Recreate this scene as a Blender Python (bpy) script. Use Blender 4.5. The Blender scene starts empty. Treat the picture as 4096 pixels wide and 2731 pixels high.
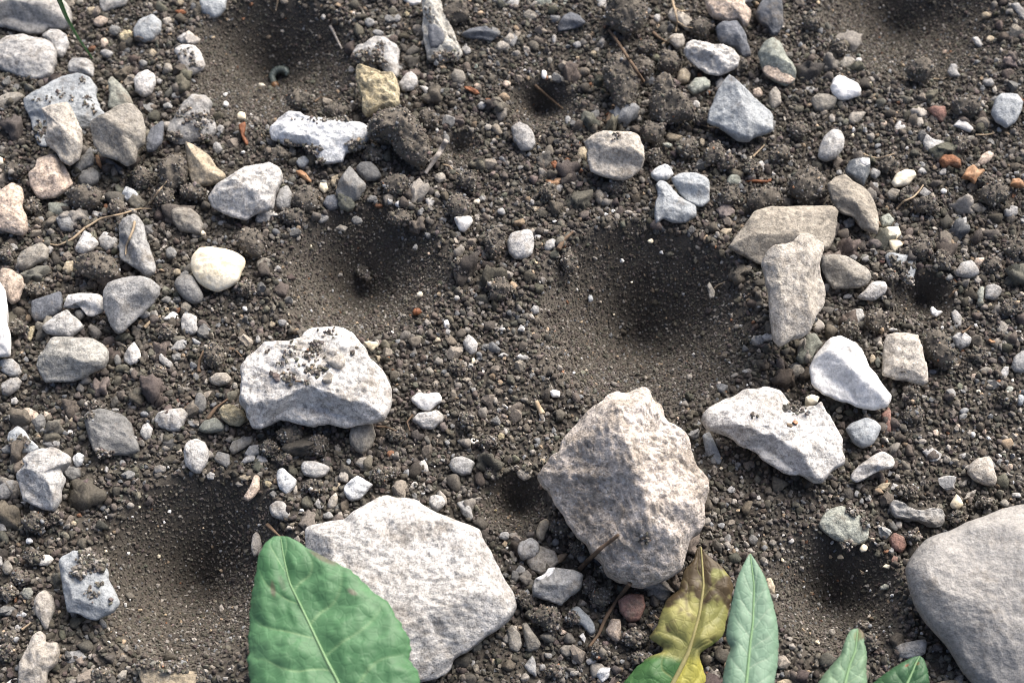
import bpy, math, random
import numpy as np
from mathutils import Vector

# ------------------------------------------------------------------ camera, sky, sun, exposure (all lengths in cm, stored in metres)
CM = 0.01
PITCH = 57.0                                   # degrees the camera looks down
LENS, DIST = 50.0, 23.6
_a = math.radians(90 - PITCH)
FWD = np.array([0.0, math.sin(_a), -math.cos(_a)])
UPV = np.array([0.0, math.cos(_a), math.sin(_a)])
RGT = np.array([1.0, 0.0, 0.0])
EYE = -FWD * DIST
sc = bpy.context.scene
COL = sc.collection
cd = bpy.data.cameras.new("camera"); cam = bpy.data.objects.new("camera", cd); COL.objects.link(cam)
cam.location = Vector(EYE * CM); cam.rotation_euler = (_a, 0, 0)
cd.lens = LENS; cd.sensor_width = 36.0; cd.clip_start = 0.005; cd.clip_end = 100.0
cd.dof.use_dof = True; cd.dof.focus_distance = 22.2 * CM; cd.dof.aperture_fstop = 33.0
sc.camera = cam
sc.cycles.filter_width = 0.9

SUN_EL, SUN_AZ = math.radians(46), math.radians(38)      # azimuth measured from +Y (away from the camera) towards +X (right)
w = bpy.data.worlds.new("World"); sc.world = w; w.use_nodes = True
nt = w.node_tree; bg = nt.nodes["Background"]
sky = nt.nodes.new("ShaderNodeTexSky"); sky.sky_type = 'NISHITA'; sky.sun_disc = False
sky.sun_elevation = SUN_EL; sky.sun_rotation = SUN_AZ
nt.links.new(sky.outputs[0], bg.inputs[0]); bg.inputs[1].default_value = 0.12
sky.dust_density = 6.0; sky.air_density = 0.7; sky.ozone_density = 0.4
sl = bpy.data.lights.new("sun", 'SUN'); so = bpy.data.objects.new("sun", sl); COL.objects.link(so)
sl.energy = 2.7; sl.angle = math.radians(56); sl.color = (1.0, 0.96, 0.905)
sd = Vector((math.sin(SUN_AZ) * math.cos(SUN_EL), math.cos(SUN_AZ) * math.cos(SUN_EL), math.sin(SUN_EL)))
so.rotation_euler = sd.to_track_quat('Z', 'Y').to_euler()
so.location = sd * 2
sc.view_settings.view_transform = 'Standard'; sc.view_settings.look = 'None'
sc.view_settings.exposure = 1.0; sc.view_settings.gamma = 1.0; sc.view_settings.use_curve_mapping = False
sc.cycles.max_bounces = 5; sc.cycles.diffuse_bounces = 3

# ------------------------------------------------------------------ helpers
rng = np.random.default_rng(7)
def tile_px(t, pts):
    f = 1764 / 1024
    a = np.asarray(pts, float) / f
    return a + np.array([(t % 4) * 1024, (t // 4) * 910.0])
def rays(px):
    px = np.atleast_2d(np.asarray(px, float))
    nx = (px[:, 0] / 4096 - .5) * 36 / LENS; ny = -(px[:, 1] - 1365.5) / 4096 * 36 / LENS
    return FWD + nx[:, None] * RGT + ny[:, None] * UPV
def on_plane(px, p0, n):
    d = rays(px); t = ((p0 - EYE) @ n) / (d @ n)
    return EYE + d * t[:, None]
ZUP = np.array([0, 0, 1.0])
def on_z(px, z): return on_plane(px, np.array([0, 0, z]), ZUP)
def to_px(P):
    q = np.asarray(P) - EYE; z = q @ FWD
    return np.stack([(q @ RGT / z * LENS / 36 + .5) * 4096, 1365.5 - q @ UPV / z * LENS / 36 * 4096], -1)

_perm = np.random.default_rng(11).permutation(4096)
_grad = np.random.default_rng(12).normal(size=(4096, 3)); _grad /= np.linalg.norm(_grad, axis=1)[:, None]
def perlin(P):
    P = np.asarray(P, float); i = np.floor(P).astype(np.int64); f = P - i
    u = f * f * f * (f * (f * 6 - 15) + 10); out = 0
    for dx in (0, 1):
        for dy in (0, 1):
            for dz in (0, 1):
                h = _perm[(_perm[(_perm[(i[:, 0] + dx) & 4095] + i[:, 1] + dy) & 4095] + i[:, 2] + dz) & 4095]
                g = (_grad[h] * (f - (dx, dy, dz))).sum(1)
                out = out + g * (u[:, 0] if dx else 1 - u[:, 0]) * (u[:, 1] if dy else 1 - u[:, 1]) * (u[:, 2] if dz else 1 - u[:, 2])
    return out * 1.5
def fbm(P, oct=3, gain=.5):
    a, s, out = 1.0, 1.0, 0
    for k in range(oct):
        out = out + a * perlin(P * s + k * 17.3); a *= gain; s *= 2.03
    return out
def smooth(a, b, x):
    t = np.clip((x - a) / (b - a), 0, 1); return t * t * (3 - 2 * t)

def mesh_obj(name, V, F, mat, parent=None, smooth_sh=True, origin=None, attrs=None, uv=None):
    """V (n,3) in cm; F an (m,3|4) array or a list of such arrays; one object in metres with its origin at ORIGIN"""
    V = np.asarray(V, float)
    if origin is None: origin = V.mean(0)
    if isinstance(F, np.ndarray): F = [F]
    me = bpy.data.meshes.new(name)
    loops = np.concatenate([f.ravel() for f in F]).astype(np.int32)
    sizes = np.concatenate([np.full(len(f), f.shape[1], np.int32) for f in F])
    me.vertices.add(len(V)); me.vertices.foreach_set("co", ((V - origin) * CM).astype(np.float32).ravel())
    me.loops.add(len(loops)); me.loops.foreach_set("vertex_index", loops)
    me.polygons.add(len(sizes))
    me.polygons.foreach_set("loop_start", np.concatenate([[0], np.cumsum(sizes)[:-1]]).astype(np.int32))
    me.update(calc_edges=True); me.validate()
    me.polygons.foreach_set("use_smooth", np.broadcast_to(np.asarray(smooth_sh, bool), len(me.polygons)).copy())
    for k, val in (attrs or {}).items():
        val = np.asarray(val, np.float32)
        if val.ndim == 1:
            a = me.attributes.new(k, 'FLOAT', 'POINT'); a.data.foreach_set("value", val)
        else:
            a = me.attributes.new(k, 'FLOAT_COLOR', 'POINT')
            a.data.foreach_set("color", np.concatenate([val, np.ones((len(val), 1), np.float32)], 1).ravel())
    me.materials.append(mat)
    ob = bpy.data.objects.new(name, me); COL.objects.link(ob)
    if parent is not None:
        ob.parent = parent; ob.location = Vector(origin * CM) - parent.location
    else: ob.location = Vector(np.asarray(origin) * CM)
    return ob
def tag(o, label=None, cat=None, group=None, kind=None):
    if label: o["label"] = label
    if cat: o["category"] = cat
    if group: o["group"] = group
    if kind: o["kind"] = kind
    return o

# ------------------------------------------------------------------ materials
def nodes_of(name):
    m = bpy.data.materials.new(name); m.use_nodes = True
    return m, m.node_tree.nodes, m.node_tree.links, m.node_tree.nodes["Principled BSDF"]
def _noise(N, L, vec, scale, detail, rough=.6, dist=0):
    n = N.new("ShaderNodeTexNoise"); n.inputs["Scale"].default_value = scale; n.inputs["Detail"].default_value = detail
    n.inputs["Roughness"].default_value = rough; n.inputs["Distortion"].default_value = dist; L.new(vec, n.inputs["Vector"]); return n.outputs[0]
def _ramp(N, L, fac, stops):
    r = N.new("ShaderNodeValToRGB"); e = r.color_ramp.elements
    while len(e) < len(stops): e.new(.5)
    for el, (p, c) in zip(e, stops): el.position = p; el.color = (c, c, c, 1) if isinstance(c, (int, float)) else (*c, 1)
    L.new(fac, r.inputs[0]); return r.outputs[0]
def _mix(N, L, fac, a, b, mode='MIX'):
    m = N.new("ShaderNodeMix"); m.data_type = 'RGBA'; m.blend_type = mode
    for sock, v in ((m.inputs[0], fac), (m.inputs[6], a), (m.inputs[7], b)):
        if hasattr(v, "is_output"): L.new(v, sock)
        elif isinstance(v, (int, float)): sock.default_value = v
        else: sock.default_value = (*v, 1)
    return m.outputs[2]
def _vec(N, L, stretch=(1, 1, 1)):
    tc = N.new("ShaderNodeTexCoord"); oi = N.new("ShaderNodeObjectInfo")
    mp = N.new("ShaderNodeVectorMath"); mp.operation = 'MULTIPLY'; mp.inputs[1].default_value = [100 * s for s in stretch]
    L.new(tc.outputs["Object"], mp.inputs[0])
    r = N.new("ShaderNodeMath"); r.operation = 'MULTIPLY'; r.inputs[1].default_value = 300; L.new(oi.outputs["Random"], r.inputs[0])
    ad = N.new("ShaderNodeVectorMath"); ad.operation = 'ADD'; L.new(mp.outputs[0], ad.inputs[0]); L.new(r.outputs[0], ad.inputs[1])
    return ad.outputs[0], oi.outputs["Random"]
DIRT = (.185, .16, .13)
def stone_mat(name, c1, c2, spk=(.1, .1, .1), amt=.45, light=(.8, .8, .8), lamt=.3, dirt=.3, band=0, rough=.85, bump=.5, spec=.25):
    """c1/c2 large mottling, spk dark mineral grains, light pale grains, dirt = share of the surface under dried soil, band = layering"""
    m, N, L, B = nodes_of(name)
    v, rnd = _vec(N, L)
    col = _mix(N, L, _ramp(N, L, _noise(N, L, v, 1.3, 5), [(.38, 0), (.62, 1)]), c1, c2)
    if band:
        vb, _r = _vec(N, L, (.5, 2.2, 6))
        col = _mix(N, L, _ramp(N, L, _noise(N, L, vb, 1.6, 5, .65, .3), [(.42, 0), (.6, band)]), col, [x * .6 for x in c2])
    col = _mix(N, L, _ramp(N, L, _noise(N, L, v, 17, 4, .7), [(.5, 0), (.66, amt)]), col, spk)
    col = _mix(N, L, _ramp(N, L, _noise(N, L, v, 12, 4, .75), [(.55, 0), (.68, lamt)]), col, light)
    col = _mix(N, L, _ramp(N, L, _noise(N, L, v, 2.3, 8, .72), [(.60 - .25 * dirt, 0), (.72 - .1 * dirt, .75)]), col, DIRT)
    col = _mix(N, L, 1.0, col, _ramp(N, L, _noise(N, L, v, 11, 6, .82), [(.36, 1 - .9 * amt), (.5, .98), (.64, 1 + .5 * amt)]), 'MULTIPLY')
    hv = N.new("ShaderNodeHueSaturation"); vr = N.new("ShaderNodeMapRange"); vr.inputs[3].default_value = .82; vr.inputs[4].default_value = 1.14
    L.new(rnd, vr.inputs[0]); L.new(vr.outputs[0], hv.inputs["Value"]); L.new(col, hv.inputs["Color"])
    L.new(hv.outputs[0], B.inputs["Base Color"])
    B.inputs["Roughness"].default_value = rough; B.inputs["Specular IOR Level"].default_value = spec
    h = N.new("ShaderNodeMath"); h.operation = 'ADD'
    L.new(_noise(N, L, v, 7, 6, .7), h.inputs[0]); L.new(_noise(N, L, v, 26, 3, .6), h.inputs[1])
    bp = N.new("ShaderNodeBump"); bp.inputs["Strength"].default_value = bump; bp.inputs["Distance"].default_value = .05 * CM
    L.new(h.outputs[0], bp.inputs["Height"]); L.new(bp.outputs[0], B.inputs["Normal"])
    return m
M = {
 'w': stone_mat("white limestone", (.60, .585, .56), (.47, .46, .44), (.20, .20, .20), .6, (.8, .8, .8), .45, .42),
 'W': stone_mat("bright white stone", (.76, .755, .74), (.62, .615, .60), (.55, .55, .54), .35, (.9, .9, .9), .3, .03, bump=.3),
 'c': stone_mat("cream quartz", (.80, .75, .62), (.72, .62, .44), (.45, .36, .22), .25, (.88, .86, .8), .4, .02, rough=.55, bump=.18),
 'l': stone_mat("light grey stone", (.44, .435, .42), (.33, .325, .315), (.13, .13, .135), .55, (.66, .66, .65), .45, .42),
 'g': stone_mat("grey stone", (.34, .34, .335), (.26, .26, .255), (.09, .09, .09), .5, (.48, .48, .48), .4, .25),
 'b': stone_mat("blue grey stone", (.38, .405, .42), (.29, .31, .325), (.12, .13, .14), .4, (.52, .55, .57), .4, .15),
 'd': stone_mat("dark grey stone", (.21, .21, .205), (.16, .16, .155), (.06, .06, .06), .4, (.3, .3, .3), .35, .25),
 'k': stone_mat("dark slate", (.135, .145, .165), (.10, .108, .122), (.05, .05, .06), .4, (.28, .29, .31), .4, .2),
 't': stone_mat("tan stone", (.42, .36, .27), (.33, .28, .2), (.13, .11, .08), .5, (.62, .57, .48), .4, .28),
 'p': stone_mat("pinkish granite", (.58, .47, .38), (.46, .38, .31), (.16, .13, .11), .7, (.75, .7, .62), .5, .12),
 'n': stone_mat("brown grey stone", (.32, .30, .265), (.245, .23, .2), (.09, .08, .07), .5, (.42, .4, .38), .4, .3, band=.35),
 'm': stone_mat("buff sandstone", (.42, .39, .345), (.33, .305, .265), (.15, .13, .11), .55, (.5, .48, .46), .45, .2),
 'o': stone_mat("olive grey stone", (.26, .265, .235), (.2, .21, .18), (.07, .075, .06), .45, (.4, .42, .36), .35, .2),
 'e': stone_mat("green grey stone", (.37, .39, .345), (.29, .31, .27), (.09, .1, .09), .6, (.5, .52, .48), .4, .25),
 's': stone_mat("streaked gneiss", (.42, .41, .375), (.33, .325, .30), (.14, .14, .13), .5, (.62, .61, .58), .5, .2, band=.45),
 'y': stone_mat("porous yellow stone", (.50, .44, .30), (.40, .34, .22), (.16, .13, .08), .6, (.68, .63, .5), .5, .18, bump=.9),
 'r': stone_mat("rust orange stone", (.22, .105, .058), (.17, .08, .045), (.1, .04, .02), .5, (.5, .25, .12), .3, .25),
 'a': stone_mat("red brown stone", (.27, .15, .12), (.2, .12, .1), (.09, .06, .05), .5, (.42, .3, .26), .4, .3),
 'q': stone_mat("glassy dark quartz", (.14, .155, .165), (.10, .11, .12), (.06, .06, .07), .3, (.6, .62, .64), .5, .05, rough=.25, bump=.2, spec=.6),
 'u': stone_mat("dull brown sandstone", (.34, .31, .26), (.27, .245, .205), (.13, .11, .09), .55, (.44, .41, .36), .4, .2, band=.3),
 'B': stone_mat("smooth river boulder", (.46, .44, .405), (.36, .35, .33), (.15, .155, .17), .55, (.5, .49, .47), .35, .05, rough=.8, bump=.3),
 'G': stone_mat("grey river boulder", (.36, .345, .32), (.26, .255, .245), (.13, .135, .15), .38, (.47, .46, .44), .4, .25, rough=.8, bump=.4),
 'x': stone_mat("rough breccia", (.62, .56, .51), (.36, .315, .27), (.17, .15, .12), .6, (.8, .78, .76), .55, .5, bump=.9),
 'h': stone_mat("sparkling white rock", (.68, .70, .72), (.50, .52, .53), (.2, .21, .22), .45, (.9, .9, .92), .7, .1, bump=.5, rough=.6),
}
def soil_mat(name, attr):
    m, N, L, B = nodes_of(name)
    v, rnd = _vec(N, L)
    if attr:
        at = N.new("ShaderNodeAttribute"); at.attribute_name = "grain"; base = at.outputs["Color"]
    else: base = _mix(N, L, _ramp(N, L, _noise(N, L, v, 1.2, 4), [(.4, 0), (.6, 1)]), (.068, .061, .052), (.09, .081, .069))  # ground sheet: colour lowered to paint deeper shade into the gaps between grains
    f = _ramp(N, L, _noise(N, L, v, 28, 5, .75), [(.3, .55), (.7, 1.4)])
    L.new(_mix(N, L, 1.0, base, f, 'MULTIPLY'), B.inputs["Base Color"])
    B.inputs["Roughness"].default_value = .95; B.inputs["Specular IOR Level"].default_value = .12
    bp = N.new("ShaderNodeBump"); bp.inputs["Strength"].default_value = .7; bp.inputs["Distance"].default_value = .03 * CM
    L.new(_noise(N, L, v, 22, 5, .7), bp.inputs["Height"]); L.new(bp.outputs[0], B.inputs["Normal"])
    return m
SHADED_SOIL, GRAIN = soil_mat("dark soil", False), soil_mat("soil grains", True)
def plain_mat(name, c1, c2, scale=8, rough=.8, spec=.2, trans=0):
    m, N, L, B = nodes_of(name); v, r = _vec(N, L)
    L.new(_mix(N, L, _ramp(N, L, _noise(N, L, v, scale, 5, .7), [(.35, 0), (.65, 1)]), c1, c2), B.inputs["Base Color"])
    B.inputs["Roughness"].default_value = rough; B.inputs["Specular IOR Level"].default_value = spec
    return m
STRAW = plain_mat("dry straw", (.42, .34, .24), (.28, .21, .14)); TWIG = plain_mat("brown twig", (.16, .11, .075), (.09, .065, .045))
GREYTWIG = plain_mat("weathered twig", (.40, .37, .34), (.2, .18, .16), 14)
RUST = plain_mat("rusty bark", (.23, .095, .045), (.13, .055, .03), 10, .6); HUSK = plain_mat("tan husk", (.43, .28, .17), (.26, .13, .065), 6, .6)
GRASS = plain_mat("green grass blade", (.06, .17, .055), (.09, .22, .08), 5, .5, .3)
GRUB = plain_mat("translucent grub skin", (.12, .14, .125), (.075, .10, .10), 9, .35, .5); GRUBHEAD = plain_mat("grub head", (.22, .12, .06), (.15, .08, .035), 9, .35, .5)
SHELL = plain_mat("chalky shell", (.75, .73, .68), (.6, .57, .5), 12, .5, .4)

# ------------------------------------------------------------------ ground with the funnel pits
# rim centre px, rim half-width px, apex px, depth (cm)
PITS = [((1090, 235), 330, (1095, 330), 1.5), ((3650, 60), 350, (3570, 130), 1.35), ((1460, 1090), 320, (1450, 1195), 1.5),
        ((2580, 1260), 420, (2555, 1392), 1.95), ((775, 2270), 385, (810, 2355), 1.75), ((3340, 2370), 262, (3325, 2420), 1.15),
        ((2170, 415), 135, (2165, 450), .75), ((2060, 2015), 135, (2070, 2045), .75), ((3685, 1190), 125, (3680, 1225), .7), ((1835, 590), 85, (1825, 612), .4)]
_P = []
for rim, hw, apex, D in PITS:
    C0 = on_z([rim], 0)[0]; R = on_z([(rim[0] + hw, rim[1])], 0)[0][0] - C0[0]
    A0 = on_z([apex], -D)[0]; _P.append((C0[:2], R, A0[:2], D))
def pit_s(X, Y, p):
    C0, R, A0, D = p; R = R * 1.0
    d = C0 - A0; x, y = X - A0[0], Y - A0[1]
    a = R * R - d @ d; b = (x * d[0] + y * d[1]); c = -(x * x + y * y)      # |p - s d|^2 = (s R)^2
    return (-b + np.sqrt(np.maximum(b * b - a * c, 0))) / a
def ground_z(X, Y, rough=True):
    X = np.atleast_1d(np.asarray(X, float)); Y = np.atleast_1d(np.asarray(Y, float))
    z = np.zeros_like(X); near = smooth(30, 12, np.hypot(X, Y))
    q = np.stack([X, Y, np.zeros_like(X)], 1)
    flat = np.ones_like(X); zp = np.zeros_like(X)
    for p in _P:
        s = pit_s(X, Y, p); D = p[3]
        prof = -D * (np.log1p(np.exp(np.clip((1 - s) * 8, -40, 40))) / 8)        # cone with a rounded lip
        prof = -D + np.sqrt((prof + D) ** 2 + (.07 * D) ** 2)
        zp += prof * (s < 3) + .07 * D * np.exp(-((s - 1.12) / .16) ** 2)
        flat *= smooth(.75, 1.35, s)
    z = zp
    if rough:
        z = z + near * (.10 * fbm(q * .45 + 3.1, 2) + (.25 + .75 * flat) * .055 * fbm(q * 1.5 + 9, 3)) + near * flat * .05 * np.abs(perlin(q * 2.3 + 5))
    return z
def pit_near(X, Y):
    f = np.zeros_like(X)
    for p in _P: f = np.maximum(f, smooth(1.22, .84, pit_s(X, Y, p)))
    return f
def axis(lo, hi, st):
    core = np.arange(lo, hi + st / 2, st); g = [st * 2]
    while sum(g) < 460: g.append(g[-1] * 1.35)
    c = np.cumsum(g); return np.concatenate([lo - c[::-1], core, hi + c])
ax, ay = axis(-15, 15, .07), axis(-9, 12.5, .07)
gx, gy = np.meshgrid(ax, ay); gz = ground_z(gx.ravel(), gy.ravel())
n_x, n_y = len(ax), len(ay)
ii = (np.arange(n_y - 1)[:, None] * n_x + np.arange(n_x - 1)[None]).ravel()
tag(mesh_obj("ground", np.stack([gx.ravel(), gy.ravel(), gz], 1), np.stack([ii, ii + 1, ii + 1 + n_x, ii + n_x], 1), SHADED_SOIL, origin=np.zeros(3)), kind="structure")

# ------------------------------------------------------------------ soil grains: crumbs past counting, one mesh
def ico(sub):
    import bmesh
    bm = bmesh.new(); bmesh.ops.create_icosphere(bm, subdivisions=sub, radius=1)
    V = np.array([v.co[:] for v in bm.verts]); F = np.array([[v.index for v in f.verts] for f in bm.faces]); bm.free(); return V, F
ICO = {1: ico(1), 2: ico(2), 3: ico(3)}
def lump(sub, seed, rough):
    V, F = ICO[sub]; r = np.random.default_rng(seed)
    d = 1 + rough * fbm(V * 1.3 + r.uniform(0, 90, 3), 3, .6)
    if sub == 1: V = V + r.normal(0, .2, V.shape)
    V = V * d[:, None]
    for _ in range({1: 4, 2: 7, 3: 2}[sub]):                                # flat chips
        n = r.normal(size=3); n /= np.linalg.norm(n); h = V @ n; k = r.uniform(.42, .8)
        V = V - np.outer(np.maximum(h - k, 0) * .95, n)
    return V, F
LUMPS = {1: [lump(1, s, .3) for s in range(14)], 2: [lump(2, 50 + s, .6) for s in range(12)], 3: [lump(3, 90 + s, .75) for s in range(10)]}
def grain_colours(n, r, brightness=1.0):
    c = np.array([.096, .087, .075]) * np.exp(r.normal(0, .26, n))[:, None] * (1 + r.normal(0, .035, (n, 3)))
    u = r.random(n)
    for lo, hi, col in ((0, .10, (.22, .205, .185)), (.10, .103, (.36, .35, .33)), (.103, .115, (.27, .21, .15)), (.115, .145, (.16, .165, .17)), (.145, .1455, (.6, .59, .57)), (.1455, .1475, (.2, .11, .07))):
        k = (u >= lo) & (u < hi); c[k] = np.array(col) * np.exp(r.normal(0, .25, k.sum()))[:, None]
    return c * brightness
def grains(P, rad, sub, r, cols, flat=(.55, 1.0)):
    """meshes for grains at P (n,3) with radii rad -> V, F, colours"""
    n = len(P); q = r.normal(size=(n, 4)); q /= np.linalg.norm(q, axis=1)[:, None]; a, b, c, d = q.T
    Rm = np.stack([a*a+b*b-c*c-d*d, 2*(b*c-a*d), 2*(b*d+a*c), 2*(b*c+a*d), a*a-b*b+c*c-d*d, 2*(c*d-a*b), 2*(b*d-a*c), 2*(c*d+a*b), a*a-b*b-c*c+d*d], 1).reshape(n, 3, 3)
    S = np.stack([np.ones(n), r.uniform(.7, 1.0, n), r.uniform(*flat, n)], 1) * rad[:, None]
    var = r.integers(0, len(LUMPS[sub]), n); Vs, Fs, Cs, o = [], [], [], 0
    for k, (LV, LF) in enumerate(LUMPS[sub]):
        ix = np.flatnonzero(var == k); m = len(ix)
        if not m: continue
        V = np.einsum('nij,nkj->nki', Rm[ix], LV[None] * S[ix][:, None]) + P[ix][:, None]
        Vs.append(V.reshape(-1, 3)); Fs.append((LF[None] + (np.arange(m) * len(LV))[:, None, None] + o).reshape(-1, 3))
        Cs.append(np.repeat(cols[ix], len(LV), 0)); o += m * len(LV)
    return np.concatenate(Vs), np.concatenate(Fs), np.concatenate(Cs)
def join(parts):
    V, F, C, o = [], [], [], 0
    for v, f, c in parts: V.append(v); F.append(f + o); C.append(c); o += len(v)
    return np.concatenate(V), np.concatenate(F), np.concatenate(C)
def jitter_grid(st, r):
    X, Y = np.meshgrid(np.arange(-14, 14, st), np.arange(-8, 11.6, st)); X, Y = X.ravel(), Y.ravel()
    X = X + r.uniform(-.5, .5, X.shape) * st; Y = Y + r.uniform(-.5, .5, Y.shape) * st
    lim = 9.6 + (Y + 6) * .2                            # the frame widens with distance; a margin beyond it for a step aside
    k = np.abs(X) < lim + 1.6
    return X[k], Y[k]
def soil_layer(st, r0, r1, sub, keep, sink, seed, bright=1.0):
    r = np.random.default_rng(seed); X, Y = jitter_grid(st, r); k = r.random(len(X)) < keep(X, Y); X, Y = X[k], Y[k]
    rad = r0 + (r1 - r0) * r.random(len(X)) ** 1.8
    P = np.stack([X, Y, ground_z(X, Y) + rad * sink], 1)
    return grains(P, rad, sub, r, grain_colours(len(X), r, bright))
# ------------------------------------------------------------------ builder for stones traced as outlines
def resample(poly, n):
    p = np.vstack([poly, poly[:1]]); s = np.concatenate([[0], np.cumsum(np.linalg.norm(np.diff(p, axis=0), axis=1))])
    q = np.linspace(0, s[-1], n, endpoint=False); return np.stack([np.interp(q, s, p[:, 0]), np.interp(q, s, p[:, 1])], 1)
def ring_smooth(P, k):
    for _ in range(k): P = .25 * np.roll(P, 1, 0) + .5 * P + .25 * np.roll(P, -1, 0)
    return P
def centroid(p):
    x, y = p.T; x2, y2 = np.roll(x, -1), np.roll(y, -1); c = x * y2 - x2 * y; A = c.sum() / 2
    return np.array([((x + x2) * c).sum(), ((y + y2) * c).sum()]) / (6 * A)
def blob(px, H=.5, k=None, lift=0.0, on=None, rnd=False, facets=None, seed=0, noise=.035, rough=.012, edge=.042, rim_p=None, nf=5, detail=1.0, chamfer=True):
    """closed lump whose equator is the traced outline: H = top height / mean radius, k = tilt of the equator towards the viewer,
    facets = (image angle, slope, offset) planes that cut the top. Returns V (cm), F, centre"""
    r = np.random.default_rng(seed); px = np.asarray(px, float); c = centroid(px); k = (.3 if H <= .42 else .45) if k is None else k
    tau = math.radians(90 - PITCH) * k; n = np.array([0, -math.sin(tau), math.cos(tau)]); vdir = np.array([0, math.cos(tau), math.sin(tau)])
    g0 = on_z([c], 0)[0]; zc = 0.0
    for _ in range(3):
        C = on_plane([c], np.array([0, 0, zc]), ZUP)[0]; W = on_plane(px, C, n) - C
        uv = np.stack([W[:, 0], W @ vdir], 1); R = math.sqrt(abs((uv[:, 0] * np.roll(uv[:, 1], -1) - uv[:, 1] * np.roll(uv[:, 0], -1)).sum() / 2) / math.pi)
        b = -uv[:, 1].min(); gz_ = ground_z([C[0]], [C[1] - b * .6], False)[0]; gz2 = ground_z([C[0]], [C[1] + b * .3], False)[0]
        zc = max(gz_, gz2 - b * math.sin(tau)) + b * math.sin(tau) + .06 * min(1, R / .3) + lift
    if on is not None:
        C = on + n * (H * R * .35); W = on_plane(px, C, n) - C; uv = np.stack([W[:, 0], W @ vdir], 1)
    per = np.linalg.norm(uv - np.roll(uv, 1, 0), axis=1).sum()
    ng = int(np.clip(per / .026 * detail / 4, 10, 170)); na = 4 * ng
    o = resample(uv, na)
    if rnd: o = ring_smooth(o, max(2, int(na * na * .0006)))
    else:                                                  # broken, slightly chipped outline: straight bits between jittered points
        o = ring_smooth(o, max(1, int(na * na * .00004))); m_ = int(np.clip(per / .3, 9, 44)); jit = r.normal(0, edge * R * .8, m_)
        o = o * (1 + np.interp(np.arange(na) / na * m_, np.arange(m_ + 1), np.append(jit, jit[0])) / np.maximum(np.linalg.norm(o, axis=1), .3 * R))[:, None]
    q3 = np.stack([o[:, 0], o[:, 1], np.full(na, seed * 3.7)], 1); nrm = o / np.maximum(np.linalg.norm(o, axis=1), 1e-6)[:, None]
    o = o + nrm * (edge * R * .7 * fbm(q3 * 3.2 / R, 3, .6) + .25 * rough * R ** .5 * perlin(q3 * 9))[:, None] * (.3 if rnd else 1)
    # even square grid mapped onto the disc (concentric map), so that the surface has no pole
    g1 = np.linspace(-1, 1, ng + 1); A_, B_ = np.meshgrid(g1, g1); A_, B_ = A_.ravel(), B_.ravel(); rr = np.maximum(np.abs(A_), np.abs(B_)); sf = np.maximum(rr, 1e-9)
    an = np.where(np.abs(A_) >= np.abs(B_), np.where(A_ > 0, B_ / sf, 4 - B_ / sf), np.where(B_ > 0, 2 - A_ / sf, 6 + A_ / sf)) / 8 % 1
    fi = an * na; i0 = np.floor(fi).astype(int) % na; fr = (fi % 1)[:, None]
    rr = 1 - (1 - rr) ** 1.25
    TOP = (o[i0] * (1 - fr) + o[(i0 + 1) % na] * fr) * rr[:, None]
    p_ = rim_p or (2.0 if rnd else 9.0); side = H * R * (1 - rr ** p_) ** .5
    w_ = side.copy()
    if not rnd:
        dome = lambda ang, ro, kk: (ang, kk * H * ro / math.sqrt(1 - ro * ro), ro + (H * math.sqrt(1 - ro * ro) - .92 * H) / (kk * H * ro / math.sqrt(1 - ro * ro)))
        a0 = r.uniform(0, 360)
        if facets is None:                                 # a faceted dome: planes tangent to it at a few spots
            lo_, hi_ = (.5, .85) if H <= .42 else (.2, .62)
            facets = [dome(a0 + 360 / nf * i + r.uniform(-28, 28), r.uniform(lo_, hi_), r.uniform(1.0, 1.9)) for i in range(nf)]
            facets += [dome(270 + r.uniform(-30, 30), r.uniform(.5, .72), 1.4), dome(r.uniform(0, 360), r.uniform(.10, .25), 1.3)]
        else: facets = list(facets) + [dome(a0 + 72 * i + r.uniform(-25, 25), r.uniform(.72, .93), r.uniform(.9, 1.2)) for i in range(5)]
        sk = .004 * R
        NX = TOP / np.maximum(np.hypot(TOP[:, 0], TOP[:, 1]), 1e-9)[:, None] * rr[:, None]
        for ang, s, off in facets:
            d = math.radians(ang); f = H * R * .92 - s * R * (NX[:, 0] * math.cos(d) + NX[:, 1] * math.sin(d) - off)
            f = np.maximum(f, .22 * H * R * (1 - rr ** 14) ** .5); h = np.clip(.5 + .5 * (f - w_) / sk, 0, 1)
            w_ = w_ * h + f * (1 - h) - sk * h * (1 - h)
    if not rnd and chamfer:                                # broken side faces that run along the straight bits of the outline
        sgn = np.sign((uv[:, 0] * np.roll(uv[:, 1], -1) - uv[:, 1] * np.roll(uv[:, 0], -1)).sum()); e1 = np.roll(uv, -1, 0) - uv; ln = np.linalg.norm(e1, axis=1)
        for i in np.argsort(-ln)[:9]:
            nn = np.array([-e1[i, 1], e1[i, 0]]) / ln[i] * sgn
            if ((uv - uv[i]) @ nn).min() < -.10 * R: continue
            f = H * R * r.uniform(.18, .55) + (TOP - uv[i]) @ nn * r.uniform(.8, 2.6) * (H / .5) ** .5
            w_ = np.minimum(w_, np.maximum(f, .15 * H * R * (1 - rr ** 14) ** .5))
    Q = np.stack([TOP[:, 0], TOP[:, 1], w_], 1) + seed * 7.1
    fade = .25 + .75 * (1 - rr ** 6)
    w_ = w_ + fade * (noise * R * fbm(Q * 1.6 / R, 3) + rough * (.5 * fbm(Q * 2.2, 2) + .8 * (.35 - np.abs(fbm(Q * 3.4 + 40, 3, .6))) + .8 * fbm(Q * 11, 3, .7)) * min(1, R / .35) ** .5 * 2.2)
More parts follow.
